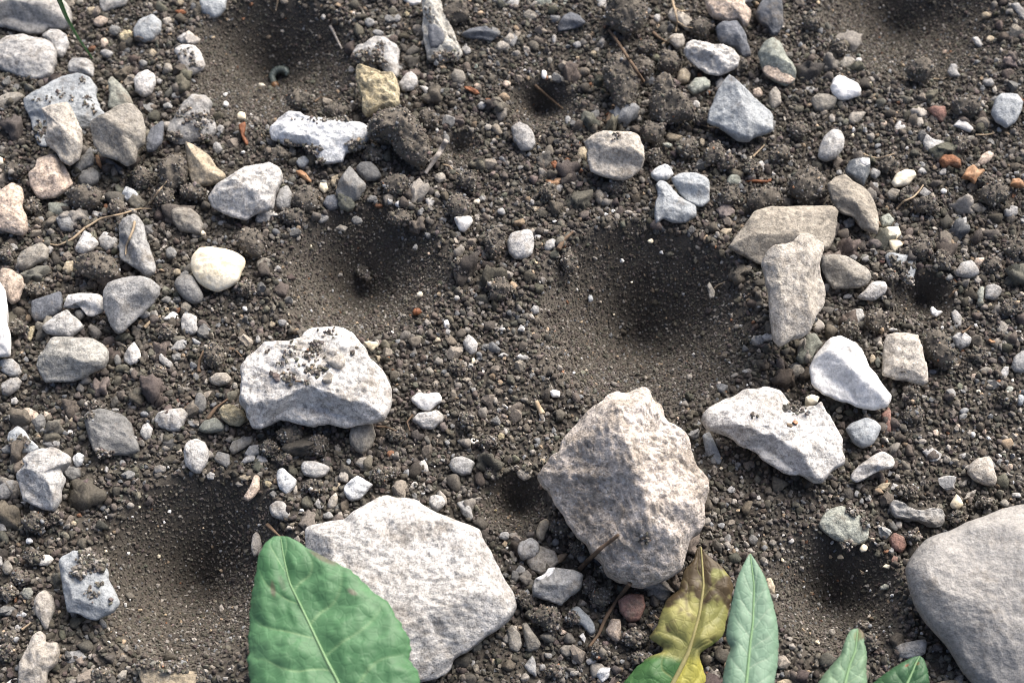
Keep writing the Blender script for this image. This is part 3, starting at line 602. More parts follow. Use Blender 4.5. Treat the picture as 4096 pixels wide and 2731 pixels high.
4 g .6 ; oval grey stone ; 50,1310 90,1280 150,1300 140,1340 70,1335
4 d .6 ; dark stone near the left edge ; 0,1530 50,1490 110,1510 90,1550 30,1560
""", group="stones lying on the soil")
stones("""
5 w .5 .35 ; !big white limestone rock with soil crumbs and two stones on top = the big white rock ; 0,850 60,810 160,800 250,795 320,780 350,740 420,710 510,690 580,690 640,720 690,745 710,790 770,830 820,880 850,930 890,1010 920,1060 930,1150 940,1200 920,1260 890,1330 810,1345 650,1365 500,1360 400,1390 310,1370 230,1350 150,1330 90,1360 30,1395 -20,1395 -50,1370 -70,1290 -100,1220 -120,1150 -110,1080 -90,990 -50,910 ; F=268,1.3,.33/85,.22,.1/20,.25,.3/170,.2,.3 N=.04 r=.02
5 W .5 .08 ; !white triangular stone right of the big white rock = the white triangle stone ; 1065,1180 1110,1140 1190,1145 1260,1135 1280,1165 1285,1200 1240,1230 1200,1270 1130,1250 1080,1210
5 l .6 ; light grey stone ; 1070,1330 1110,1280 1180,1275 1250,1250 1300,1300 1290,1340 1220,1395 1150,1390 1110,1360
5 w .6 .06 ; !small whitish flake-shaped stone alone in the grit between the two middle pits = the lone whitish stone ; 1425,790 1460,730 1500,760 1530,800 1525,860 1480,880 1440,840
5 l .6 ; small pale stone ; 1660,890 1700,855 1745,880 1720,905
5 n .6 .05 ; !brown-grey stone under the right end of the big white rock = the tucked brown stone ; 640,1430 650,1380 730,1350 800,1350 830,1430 800,1510 740,1565 690,1540 650,1490
5 c .6 .05 ; cream stone peeping out behind the big white rock ; 740,790 780,780 840,790 845,820 800,855 770,830
5 t .6 ; tan stone touching the right side of the big white rock ; 825,880 860,880 870,930 840,940
5 n .4 ; flat brown-grey stone ; 0,230 60,205 150,230 140,280 80,300 0,280
5 b .6 ; blue-grey rounded stone ; 235,10 270,-5 300,40 280,60 245,40
5 n .5 ; brown-grey stone ; 540,10 580,-20 635,0 610,30
5 k .4 ; dark slate slab under the front of the big white rock ; 410,1400 500,1380 590,1380 590,1430 500,1440
5 t .5 ; tan stone under the front of the big white rock ; 390,1470 420,1400 460,1400 450,1470
5 n .5 ; brownish splinter in front of the big white rock ; 170,1430 210,1450 270,1568 220,1590 190,1520
5 d .6 ; dark angular stone ; 1620,1340 1660,1290 1690,1340 1680,1370
5 m .7 0 ; grey-buff stone sitting on the big white rock, larger of two ; 480,925 530,890 600,870 620,930 590,975 530,965 ; o=the_big_white_rock
5 m .7 0 ; small grey-buff stone sitting on the big white rock, lower of two ; 450,1055 500,990 530,1010 520,1070 480,1080 ; o=the_big_white_rock
6 x 1.0 .35 ; !biggest rough craggy rock with a bright ridge, lower centre = the craggy rock ; 640,1200 700,1170 790,1165 860,1150 920,1155 945,1190 950,1230 1000,1260 1025,1300 1030,1360 1060,1410 1120,1440 1180,1480 1210,1530 1230,1590 1260,1648 1290,1708 1330,1788 1335,1868 1310,1968 1325,2028 1310,2098 1250,2138 1210,2208 1190,2288 1170,2368 1080,2428 1000,2458 900,2483 820,2478 730,2458 640,2418 615,2358 590,2298 550,2238 530,2158 450,2098 390,2038 350,1968 290,1878 270,1828 215,1798 180,1728 210,1678 235,1658 240,1608 290,1578 330,1490 380,1430 450,1370 520,1300 600,1270 ; F=200,.75,.0/15,.5,.05/272,1.0,.35/80,.5,.4/310,.55,.25 N=.075 r=.028 e=.03
6 l .6 .05 ; !round grey stone left of the middle pit's rim = the round grey stone ; -40,110 -10,50 40,25 100,15 140,40 150,120 140,180 90,220 20,220 -20,180
6 l .6 .03 ; pale round stone ; 220,140 235,95 280,75 305,90 300,140 250,165 225,155
6 g .6 ; grey stone on the pit rim ; 120,570 150,535 185,545 190,590 150,600
6 l .6 ; light stone on the pit rim ; 35,710 60,665 90,690 85,720
6 l .6 ; light faceted stone ; 25,890 60,865 120,890 110,915 50,915
6 W .6 .04 ; white blocky chip ; 250,1130 280,1115 330,1125 330,1170 280,1170
6 t .6 ; tan stone ; 1425,30 1450,10 1520,10 1510,40 1470,70
6 l .6 .04 ; whitish round stone ; 1715,750 1750,725 1800,730 1790,780 1740,785
6 n .4 ; pinkish grey sliver ; 1340,400 1360,370 1400,440 1395,490 1360,490
6 b .4 ; blue-grey stone tucked under the left end of the white flagstone ; 1310,1430 1360,1400 1400,1480 1450,1600 1440,1640 1390,1640 1330,1540
7 u .4 .2 ; !wide buff slab lying under the upper end of the standing slab = the wide buff slab ; -275,140 -230,60 -180,-10 -100,-100 0,-130 200,-138 430,-135 490,-90 475,0 440,90 400,150 200,230 0,255 -80,240 -190,200 ; F=90,.1,.2/255,.7,.3/350,.5,.5
7 m .45 .9 ; !tall rough buff slab leaning across the wide buff slab = the standing slab ; 200,60 260,35 310,50 350,90 390,110 385,160 360,260 390,370 395,460 370,560 330,620 290,700 230,750 160,780 80,820 40,780 20,690 0,600 0,540 -5,430 -20,350 -45,260 -30,220 0,180 30,135 100,120 160,110 ; F=350,.8,.32/180,.08,.2/270,.4,.9
7 n .6 .12 ; !brown-grey faceted stone right of the standing slab = the brown faceted stone ; 365,280 370,200 450,190 550,205 620,250 690,290 710,350 680,400 620,425 540,425 450,425 410,380 ; F=225,.7,.05/40,.4,.05
7 w .65 .1 ; white lump below the brown faceted stone ; 610,480 660,440 700,390 750,370 810,375 830,420 810,460 740,500 660,505
7 l .6 .1 ; small light stone ; 550,205 600,175 625,200 600,230
7 b .4 ; !dusty blue stone half buried left of the small right pit = the dusty blue stone ; 805,200 830,170 900,190 970,190 1020,240 1020,310 990,380 950,400 890,330 830,260
7 c .6 .08 ; cream stone, upper of two touching ; 790,40 800,0 900,-5 920,50 880,85 800,75
7 c .6 .03 ; cream stone, lower of two touching ; 825,90 910,88 935,120 900,145 870,180 845,150
7 l .6 .08 ; !light grey angular stone near the right edge with an orange stone behind = the right light-grey stone ; 1280,310 1330,240 1400,225 1440,270 1460,320 1400,350 1300,340
7 p .6 .08 ; orange-pink stone ; 1415,250 1430,210 1490,205 1500,235 1460,275
7 l .6 .05 ; pale blunt stone ; 1490,490 1500,400 1550,385 1610,420 1610,460 1550,505
7 e .5 .03 ; thin pale green sliver ; 1435,460 1460,405 1490,410 1480,545 1450,550 1440,510
7 W .5 .05 ; white notched chip beside the small right pit ; 1115,560 1130,543 1160,570 1205,580 1160,620 1125,600
7 g .4 ; flat grey stone ; 1260,590 1290,560 1340,620 1330,680 1290,690
7 l .5 ; pale squarish stone ; 540,620 550,580 600,560 650,560 670,630 620,680 550,660
7 W .6 .3 ; !big white wedge-shaped stone with a grey left face = the white wedge stone ; 290,1000 300,930 360,840 420,770 480,742 530,750 590,800 640,880 690,960 740,1040 800,1110 850,1170 850,1200 820,1240 750,1260 650,1250 560,1210 470,1190 380,1150 310,1090 ; F=222,.95,-.02/45,.2,.1/300,.5,.6
7 m .45 .2 ; !squarish buff stone with a dark dot right of the white wedge stone = the squarish buff stone ; 790,830 815,740 880,725 1030,740 1050,800 1080,880 1105,980 1105,1060 1070,1095 960,1070 860,1050 780,1020 785,920 ; F=90,.1,.2/270,.25,.5
7 o .6 .08 ; !dark green-grey stone between the standing slab and the white wedge stone = the dark green stone ; 190,900 240,800 270,730 320,725 350,770 380,800 330,860 290,930 230,950
7 W .6 ; small white slanting stone ; 50,910 80,895 120,950 90,960 65,945
7 n .7 .04 ; round brownish stone ; 150,985 180,940 230,945 260,990 235,1030 180,1035 ; R
7 c .6 .45 ; cream flat stone on the edge of the white flagstone ; 255,1170 300,1145 355,1165 340,1210 290,1225 260,1200
7 b .65 .1 ; !round blue-white stone right of the white flagstone = the round blue-white stone ; 535,1390 580,1340 660,1305 740,1330 775,1370 760,1430 720,1500 650,1525 590,1490 560,1430
7 a .4 ; brown crumbly strip of stone below the white wedge stone ; 780,1290 830,1230 850,1260 845,1360 850,1420 800,1410 790,1340
7 w .4 .3 ; !large flat white flagstone with two dark dots right of the craggy rock = the white flagstone ; -470,1330 -434,1250 -380,1222 -310,1205 -240,1180 -180,1140 -110,1130 -40,1100 0,1112 60,1150 130,1220 170,1262 260,1245 340,1240 372,1208 430,1320 460,1380 505,1430 520,1560 548,1610 548,1640 490,1680 430,1710 370,1760 310,1758 230,1718 120,1680 0,1600 -60,1560 -120,1530 -200,1500 -240,1450 -340,1415 -430,1395 ; F=245,1.0,.42/60,.1,.1/300,.5,.75
7 g .6 .04 ; !grey angular stone below the small right pit = the lower right grey stone ; 1265,760 1300,725 1350,725 1405,770 1390,810 1330,845 1285,820
7 n .5 ; brownish stone by the right edge ; 1570,700 1600,640 1660,660 1675,720 1630,750 1590,740
7 l .6 ; pale pear-shaped stone ; 1585,1010 1630,955 1660,960 1660,1010 1630,1050
7 g .6 .05 ; !grey rounded stone cut by the right edge = the right-edge grey stone ; 1675,960 1690,890 1764,840 1800,900 1780,1000 1700,1000
7 b .6 ; small bluish stone ; 1060,1190 1090,1160 1115,1190 1090,1215
8 l .65 .15 ; !knobbed pale cobble near the left edge above the lower left pit = the knobbed cobble ; 165,30 200,-10 300,-40 370,-60 430,-40 500,10 490,60 420,90 430,120 465,170 440,240 430,320 380,390 300,380 220,350 160,310 140,250 110,150 150,100 175,70 ; F=235,.75,.05/20,.6,.3/90,.2,.3 N=.08
8 h .7 .05 ; sparkling grey-white crumb of rock ; 500,50 500,10 540,-20 585,0 570,60 530,90
8 d .6 ; dark rough stone ; 430,110 470,70 550,90 560,150 500,180 450,150
8 g .5 ; grey stone at the left edge ; -20,220 30,175 100,170 105,230 70,300 0,310 -20,300
8 d .5 ; dark shard ; 490,290 520,245 600,260 590,310 520,320
8 b .35 .2 ; !flat blue-grey plate with soil spilled on it left of the lower left pit = the blue-grey plate ; 412,740 430,705 510,658 570,660 640,690 700,740 745,785 760,870 800,940 830,1010 790,1080 720,1110 660,1135 590,1120 540,1090 470,1080 455,1010 430,900 ; F=265,.9,.55/80,.1,.1
8 m .5 .05 ; !buff elongated stone left of the blue-grey plate = the buff elongated stone ; 235,1000 270,940 320,925 370,980 385,1070 355,1140 345,1200 310,1210 290,1170 250,1110
8 m .5 .1 ; !large lumpy beige stone near the lower left corner = the lumpy beige stone ; 135,1440 170,1390 200,1330 230,1240 280,1210 320,1250 310,1290 400,1290 415,1370 400,1440 330,1500 320,1580 200,1600 130,1580 130,1490 ; N=.08
8 t .3 ; !wide beige stone mostly buried at the bottom edge by the big leaf = the buried beige stone ; 940,1480 990,1430 1090,1405 1200,1450 1300,1480 1390,1500 1420,1570 1300,1660 1000,1660 960,1540
8 l .6 ; pale stone cut by the left edge ; -20,440 30,470 50,520 20,530 -20,540
8 m .6 .05 ; !buff stone behind the tip of the big green leaf = the buff leaf-tip stone ; 1725,640 1740,550 1770,525 1800,560 1815,620 1790,680 1750,700
8 p .5 .06 ; !slim pinkish stone standing upright above the big leaf's tip = the slim pink stone ; 1670,300 1720,220 1755,130 1790,150 1790,230 1750,290 1710,325
8 g .5 ; dull grey stone ; 430,1410 470,1350 560,1340 610,1390 560,1430 470,1445
8 W .5 ; white chip beside the big leaf ; 1560,1480 1590,1460 1610,1510 1590,1540
8 n .6 ; brownish upright stone ; 800,1520 840,1480 880,1475 870,1540 830,1560
8 d .4 .03 ; dark thin slab ; 1470,30 1500,-30 1580,-10 1590,60 1560,90 1510,60
8 t .6 ; tan chip ; 1640,150 1690,130 1735,145 1710,180 1660,170
8 m .6 ; buff chip ; 1620,200 1640,175 1680,210 1640,220
8 l .6 ; whitish-grey knob ; 1420,140 1450,110 1485,130 1470,170 1430,165
8 l .5 ; pale bluish shard ; 1650,60 1690,10 1760,0 1760,40 1690,60
8 W .5 ; white stone cut by the bottom edge ; 30,1578 80,1540 120,1535 120,1590
8 l .6 ; pale stone on the left edge ; -20,680 15,700 20,760 -20,780
9 w .4 .15 ; !largest flat white rock, lower middle, partly behind the big green leaf = the largest white rock ; 340,600 350,520 440,500 540,465 620,465 680,410 760,350 850,300 910,280 970,310 1060,290 1120,310 1170,360 1240,400 1300,420 1380,450 1480,490 1550,530 1570,590 1620,660 1650,750 1700,830 1762,890 1795,960 1790,1060 1740,1130 1690,1180 1600,1240 1500,1310 1450,1350 1370,1400 1340,1480 1250,1540 1150,1568 1000,1600 900,1568 700,1500 450,1200 360,850 ; F=290,.6,.5/90,.12,.1/20,.3,.6/240,.3,.6 N=.025 r=.016 e=.014
9 w .7 .2 ; white knob on the upper rim of the largest white rock ; 1190,330 1200,280 1240,268 1290,285 1310,320 1290,360 1250,390 1210,370
9 g .5 .05 ; grey stone on the right rim of the largest white rock ; 1380,330 1440,310 1480,360 1500,430 1480,460 1420,410
9 l .6 .05 ; mottled grey-buff stone above the largest white rock ; 90,350 140,310 200,320 240,390 250,440 190,455 120,430 95,390
9 w .6 ; small white stone ; 400,340 425,295 470,320 475,365 430,375
9 m .6 ; buff pointed stone ; 490,340 510,290 550,255 570,300 560,350 530,375 495,365
9 t .6 ; tan squarish stone ; 520,240 540,185 585,195 570,240 540,255
9 m .6 .03 ; rounded buff stone ; 565,150 580,105 620,105 645,140 630,190 580,180
9 h .5 .03 ; !white-veined lumpy stone above the largest white rock = the white-veined stone ; 600,220 640,170 700,140 770,180 810,200 770,250 720,310 650,320 610,270
9 l .55 .05 ; !broad mottled brown and white stone below the tucked brown stone = the mottled brown-white stone ; 305,80 320,40 400,40 480,60 520,90 480,140 400,165 330,140
9 h .55 .05 ; rough grey-white stone ; 135,160 150,100 185,85 220,120 285,170 270,220 210,280 160,240
9 m .6 .03 ; angular buff-grey stone ; 675,60 710,15 795,10 790,80 730,95
9 l .6 ; pale stone by the white oblong stone ; -10,50 10,0 70,0 85,50 40,65
9 g .5 .05 ; !grey pentagonal stone between the big white rock and the craggy rock = the pentagonal stone ; 1325,70 1350,20 1410,0 1480,30 1510,50 1480,130 1410,140 1350,110
9 l .6 .03 ; small light triangular stone ; 1555,60 1590,35 1625,60 1580,100
9 t .6 ; tan stone below the largest white rock ; 1490,1360 1530,1300 1555,1330 1530,1370
9 m .6 ; whitish stone at the lower right of the largest white rock ; 1690,1270 1740,1200 1800,1170 1800,1290 1720,1300
10 l .5 .12 ; !pale flat square stone left of the craggy rock = the flat square stone ; 35,660 50,600 130,565 185,600 190,660 150,710 70,725
10 m .4 ; buff-grey slab under the flat square stone ; 90,730 190,620 300,660 330,740 280,780 200,830 130,790
10 g .6 .12 ; !grey stone with a white ridge at the foot of the craggy rock = the white-ridged stone ; 130,920 150,850 200,830 250,770 350,770 440,790 490,820 475,910 440,950 390,980 340,1040 240,1000 140,970 ; F=265,.6,.1/90,.3,.1
10 t .5 ; tan and white craggy stone ; 165,520 190,460 240,430 270,470 240,520 220,590 190,600 165,560
10 m .5 ; buff stone with white top beside the craggy rock ; 15,100 60,95 145,100 140,150 90,180 40,150
10 l .6 ; white-grey small stone ; 1475,240 1510,205 1540,230 1540,265 1490,260
10 b .35 ; bluish half-buried stone ; 400,1060 450,1030 520,1090 570,1160 580,1230 540,1240 490,1180 420,1120
10 a .5 .05 ; red-brown angular stone ; 730,1000 790,950 910,955 920,1040 880,1140 800,1155 750,1090
10 p .5 .03 ; pinkish brown rough stone ; 640,1210 680,1130 750,1125 755,1220 740,1290 690,1270
10 n .6 .03 ; dark elongated club-shaped stone ; 65,1160 100,1145 150,1220 200,1300 180,1340 110,1360 80,1260
10 n .5 ; brownish stone beside the largest white rock ; -40,1200 0,1160 60,1230 75,1310 40,1365 -20,1340
10 n .6 .02 ; grey-brown rounded block ; 330,1330 360,1305 415,1310 415,1380 370,1390 340,1370
10 g .5 .03 ; grey pointed splinter ; 80,1450 140,1375 165,1430 170,1530 120,1500
10 W .5 ; small white pointed chip ; 460,1245 490,1220 510,1260 500,1295
10 r .6 .04 ; small orange-brown stone ; 560,1000 600,985 645,1010 640,1040 580,1045
10 h .5 ; speckled white rough stone near the bottom edge ; 560,1500 610,1460 680,1460 670,1530 620,1568
10 d .7 ; dark round stone ; 0,790 40,800 60,850 20,885 -10,850
10 l .5 ; pale grey stone right of the craggy rock's foot ; 1370,640 1420,620 1460,660 1440,700 1400,690
11 w .5 .15 ; !white elongated stone below the round blue-white stone = the white elongated stone ; 570,140 610,80 690,20 750,-15 790,-30 860,5 880,60 860,90 760,115 680,160 610,190 575,170 ; F=255,.9,.05/80,.2,.1
11 G .45 .1 ; !huge smooth grey-beige boulder in the lower right corner = the huge boulder ; 940,790 970,720 1010,660 1080,590 1170,545 1260,520 1360,465 1480,420 1600,370 1700,345 1764,335 2000,330 2200,700 2100,1568 1900,1800 1600,1750 1400,1568 1330,1490 1260,1370 1200,1290 1130,1220 1080,1160 1010,1040 980,940 955,860 ; F=130,.35,.3/250,.35,.4 r=.008 p=2.6 e=.008
11 e .35 ; !green-grey speckled stone half buried behind the lower right pit = the green speckled stone ; 340,480 370,420 420,370 500,345 590,370 640,420 690,470 700,530 690,590 620,620 530,620 450,580 380,530 ; R N=.06
11 l .45 .0 ; !bone-shaped pale stone with a narrow waist = the bone-shaped stone ; 835,340 870,305 910,330 960,358 1035,392 1110,366 1190,370 1212,410 1200,470 1150,495 1090,484 1040,452 960,442 880,436 850,405 ; N=.06 r=.035 e=.07
11 c .8 .08 ; smooth cream cone-shaped stone ; 1250,340 1280,290 1300,262 1335,310 1350,345 1310,375 1270,370 ; R
11 m .5 .03 ; slender buff stone ; 1345,310 1370,260 1440,232 1430,260 1380,300
11 m .6 .08 ; !buff rounded triangular stone above the huge boulder = the buff rounded stone ; 1365,120 1390,70 1440,20 1520,10 1545,50 1560,120 1585,180 1560,220 1500,215 1420,180 1390,150
11 a .6 ; dark reddish rough stone ; 830,580 870,530 940,560 960,620 920,680 860,650
11 a .6 ; brownish small stone ; 845,720 865,690 895,700 890,745 855,755
11 c .5 ; cream-white chip ; 785,770 810,750 855,755 835,785
11 e .5 ; greenish-white flat chip ; 765,910 800,885 850,895 830,925 775,930
11 g .5 .05 ; !grey four-sided stone at the left foot of the huge boulder = the four-sided stone ; 870,1310 930,1285 1090,1265 1100,1300 1090,1370 1040,1390 970,1400 900,1390
11 t .6 ; tan stone at the edge of the slender leaf ; -20,850 20,840 50,900 50,960 20,960 -20,920
11 t .5 ; tan long stone ; 745,220 780,190 850,185 820,230 770,260
11 l .5 ; whitish stone ; 840,240 860,190 900,205 890,245
11 g .5 ; grey triangle under the end of the white elongated stone ; 820,150 835,100 880,140
11 p .6 ; pale upright chip ; 400,300 425,255 448,275 430,310
11 d .5 ; dark slim stone ; 820,450 860,450 900,510 880,530 840,500
11 n .5 ; brown-grey stone ; 1560,40 1590,10 1640,80 1600,90
11 l .6 ; white-topped stone ; 1310,0 1360,-20 1410,10 1390,40 1320,20
11 l .5 ; pale grey rounded stone ; 1060,-28 1120,-58 1200,-8 1180,42 1120,52
11 t .4 ; beige stone cut by the bottom edge below the slender leaf ; 50,1560 120,1535 190,1560 180,1600 60,1600
11 t .4 ; beige stone cut by the bottom edge below the huge boulder ; 1150,1568 1250,1545 1380,1555 1380,1600 1160,1600
""", group="stones lying on the soil")
# ------------------------------------------------------------------ clods of soil
clods("""
1 - .7 .15 ; !largest dark soil clod with a cleft, below the porous yellow stone = the big cleft clod ; 780,880 830,820 900,770 980,760 1040,770 1110,830 1160,910 1200,1000 1220,1070 1170,1140 1080,1140 1010,1090 960,1040 930,980 850,940 790,960
2 - .6 .05 ; !long upright dark clod left of the stubby clod = the long clod ; 630,500 680,400 740,370 800,430 860,500 880,580 850,680 800,790 750,810 700,740 690,660 640,590
2 - .6 .08 ; !stubby dark clod left of the triangular grey stone = the stubby clod ; 945,720 960,600 1000,540 1060,520 1110,560 1130,640 1200,680 1250,750 1240,820 1150,830 1040,860 960,820
2 - .7 .1 ; !big dark clod cut by the top edge = the top-edge clod ; 630,130 650,20 800,-50 930,20 920,130 880,190 780,240 700,200
3 - .6 .05 ; !double-humped dark clod left of the long buff slab = the double clod ; 140,1250 200,1170 290,1160 360,1200 400,1270 400,1350 320,1390 260,1420 200,1380 150,1340
2 - .6 .05 ; dark clod behind the wide buff slab ; 1610,1420 1650,1320 1740,1290 1840,1310 1870,1390 1800,1440 1700,1460
4 - .6 .05 ; !pebbly dark clod behind the big grey stone = the pebbly clod ; 510,260 560,200 680,180 780,210 820,290 830,350 730,380 620,360 540,320
4 - .6 .05 ; dark fibrous clod behind the cream quartz ; 1620,60 1700,0 1790,20 1830,110 1800,210 1720,200 1650,150
5 - .2 -.1 ; lone dark clod inside a pit ; 690,300 710,250 750,250 780,320 770,360 720,340
5 - .6 .05 ; oval gritty clod left of the round grey stone ; 1580,110 1600,30 1660,0 1715,40 1700,150 1640,210 1590,170
6 - .6 .05 ; !pale gritty clod on the upper left rim of the largest pit ; 340,250 350,170 380,130 430,190 450,250 430,300 370,310
7 - .65 .05 ; !crumbly brown clod right of the squarish buff stone = the crumbly brown clod ; 1060,780 1100,700 1180,700 1240,760 1240,830 1290,880 1280,950 1180,970 1100,900
10 - .6 .05 ; reddish crumbly clod below the white-ridged stone ; 120,1110 190,1030 290,1040 330,1100 345,1190 270,1230 190,1170
""")
clod_ell(0, "1190,1200,200,240 590,1370,240,160 1130,1360,150,140 810,1440,120,120 225,1420,100,110 980,1220,130,130 1330,1330,170,120 100,1180,140,120 880,1560,160,110")
clod_ell(1, "340,1370,190,200 960,1280,190,120 1400,1420,160,160 805,1060,110,120 300,690,200,130 1190,820,130,130 1460,1240,140,120 1380,80,200,190 150,1080,150,120 560,770,180,110 250,1500,170,110 1000,1500,170,120")
clod_ell(2, "900,460,140,140 960,920,170,150 1090,430,150,170 1210,1010,150,150 1390,1070,160,150 980,1080,110,110 930,330,130,100 1300,190,150,130 1480,1110,130,130 1560,450,120,110 1300,810,110,90 1650,1160,110,130 250,1330,120,110 1500,1360,160,130 720,1290,110,90")
clod_ell(3, "1050,490,200,170 1370,740,220,140 80,1060,140,120 1320,1000,120,120 1090,1420,190,110 1560,1340,200,150 200,900,130,120 830,1130,120,110 480,330,110,90 1500,1240,150,100 950,1350,100,90 300,160,130,110")
clod_ell(4, "120,690,130,100 240,430,160,90 1700,420,120,110 1150,720,120,100 1480,880,160,170 640,1230,120,70 1090,1000,100,90 50,180,90,110")
clod_ell(5, "1680,420,180,160 1420,270,130,110 1390,960,110,90 1460,1330,120,110 240,1430,170,150 420,1500,170,150 1600,1480,130,90 960,1420,110,90 90,1520,120,110")
clod_ell(7, "740,640,170,150 1050,150,170,140 830,340,120,90 1200,230,120,140 1700,140,140,150 1540,250,120,110 1670,560,150,120 1440,880,120,90 980,1160,110,150 1000,1290,130,110 1650,1170,130,90 560,700,140,110")
clod_ell(8, "250,460,160,130 60,940,100,100 130,840,130,90 60,1260,140,90 230,700,110,90 380,430,110,80 700,1520,150,110 40,1360,110,110")
clod_ell(9, "400,215,150,90 860,145,110,110 1640,120,100,80 930,120,110,80 200,30,110,70")
clod_ell(10, "620,970,140,110 330,490,130,110 460,640,120,90 850,1260,150,120 420,1120,80,90 60,980,100,80 900,1400,150,100 600,1350,120,100 300,1480,130,90 100,1010,100,80 530,900,110,110")
clod_ell(11, "700,1290,120,120 1000,560,90,90 960,250,120,90 1300,430,110,80 660,1180,110,70 1500,330,120,70")
# ------------------------------------------------------------------ small pebbles
small(0, "5,1110,40,60,c 1665,800,70,70,c 1215,660,70,45,g 990,440,60,60,d 720,300,60,70,p 1155,730,80,50,g 630,75,70,60,t 1050,370,55,60,t 735,375,90,60,g 1160,470,70,80,n 1555,655,40,35,W 1555,720,40,50,W 790,210,90,80,d 1150,150,80,60,m 1240,20,60,50,t 1520,890,50,60,l 1680,1050,45,30,W 945,1410,60,50,g 890,540,40,40,p 1100,560,50,35,l 1470,265,35,30,t 1500,1020,70,90,g 660,1480,60,50,l 280,1510,60,50,g")
small(1, "985,1410,60,60,W 1025,1415,20,45,W 1060,1405,35,25,W 1270,1225,80,80,m 1090,1300,80,80,l 1000,1225,80,60,l 700,1520,80,60,d 800,1370,90,50,d 460,1500,90,80,g 1560,730,70,60,g 1520,590,50,30,p 1520,460,40,35,e 1725,580,60,50,p 780,160,70,70,g 970,130,70,60,g 1040,100,45,45,y 1450,350,70,60,l 1700,320,110,70,m 1745,265,80,80,m 465,120,40,40,l 1525,1390,55,40,c 930,1195,25,25,p 655,480,50,50,m 320,1115,100,90,b 250,1040,60,80,n 1310,960,60,80,d 665,700,25,25,W 1600,880,60,45,n 840,230,80,50,g 930,270,100,50,e 80,880,40,45,g 1320,350,45,40,n 1250,900,35,40,l 1150,1100,30,30,t 1690,1460,60,50,g 40,590,50,30,c")
small(2, "230,1065,55,50,W 1270,720,60,60,w 220,510,50,70,W 205,950,50,35,c 385,830,50,60,g 320,1300,80,70,l 390,1275,50,45,p 535,1355,50,35,c 655,1355,30,25,W 640,1480,50,30,W 695,1455,40,25,W 600,1360,70,100,n 1475,1415,60,60,c 1715,1150,60,80,l 1070,1000,80,40,e 1690,640,70,80,p 1810,680,90,170,m 290,270,30,70,l 560,370,50,35,t 450,310,60,50,g 120,495,25,25,W 800,590,22,15,W 900,770,45,50,n 1310,980,45,60,t 1640,1090,30,30,c 1000,130,50,60,w 160,1440,40,40,t 290,1525,35,35,W 450,400,30,30,t 800,1465,70,30,m 260,420,40,50,n 1330,460,60,40,d")
small(3, "1530,270,70,50,t 1500,110,80,50,t 1520,575,100,60,l 925,450,35,35,t 640,485,50,40,l 480,500,40,60,l 625,415,50,35,W 630,385,40,30,e 800,855,50,45,p 960,1020,35,25,W 705,575,30,30,c 1110,670,50,50,n 1215,360,40,35,p 590,895,40,35,W 580,935,30,30,c 735,1200,70,80,g 725,1285,70,60,g 865,1340,100,90,n 1210,1320,45,40,W 345,20,35,30,t 1400,960,80,50,n 730,660,30,40,t 870,820,40,30,t 440,820,50,60,m 1495,765,35,20,e 1060,1500,35,35,p 1330,930,30,30,l 920,700,40,30,n 1560,620,40,50,m 1710,1190,40,25,l 490,1190,50,40,g")
small(4, "485,1415,45,45,W 725,1055,35,35,W 1685,560,45,40,W 1000,600,80,60,g 1060,600,70,60,g 810,915,60,80,d 1175,180,80,80,d 1220,310,60,55,t 1150,500,80,60,d 1395,40,50,40,c 550,600,80,80,d 380,1410,80,60,n 1280,550,80,70,n 895,1205,40,50,l 1030,1115,30,30,t 790,1255,60,25,l 1150,560,40,25,t 350,600,30,30,g 1080,990,50,50,d 340,1170,40,40,g 640,1090,40,50,d 1015,890,20,50,l 570,1420,60,40,g 500,1080,50,35,d 1350,1030,50,60,d 280,1390,70,50,g 1620,1090,40,50,m 90,140,70,60,l")
small(5, "180,655,70,50,g 110,665,55,50,t 1495,920,40,55,c 1415,720,40,35,g 1130,460,45,40,c 1320,720,50,50,g 1195,990,60,60,n 960,1120,40,40,g 15,770,40,60,l 1690,1440,60,60,y 1730,1245,30,40,w 1250,775,50,40,t 940,720,30,25,W 380,130,20,20,c 1260,460,30,35,t 1400,1320,25,20,W 530,435,20,20,W 380,575,20,20,W 290,480,25,25,t 225,600,18,18,c 150,280,50,40,l 1100,140,45,50,g 1560,690,30,60,l 1630,1180,30,30,t 1700,700,50,30,l 1350,1165,50,40,g 1385,485,40,40,l 1320,1480,40,40,g 1500,1120,40,50,g 1190,180,30,25,p")
small(6, "175,65,50,45,W 425,1000,40,30,W 425,1145,30,20,W 1170,1210,30,25,W 955,95,45,35,c 1595,790,35,25,c 1555,685,45,40,m 1030,170,18,40,W 90,815,30,40,w 925,1035,35,35,m 1610,990,60,25,l 1220,1030,50,50,m 540,490,45,55,b 265,1000,28,40,l 140,990,35,30,t 510,985,30,30,p 480,650,22,30,t 825,380,20,20,c 170,620,35,25,t 1640,100,60,40,n 760,235,40,30,l 390,380,18,18,b 450,430,22,25,w 605,515,30,35,m 1140,1310,30,25,p 1500,930,20,20,W 1700,850,30,30,m 190,380,30,20,l 165,245,30,35,t 700,600,20,20,c 1620,1085,30,25,W 340,310,25,25,n 40,1040,40,40,n 480,900,18,20,W 1450,1125,20,20,W")
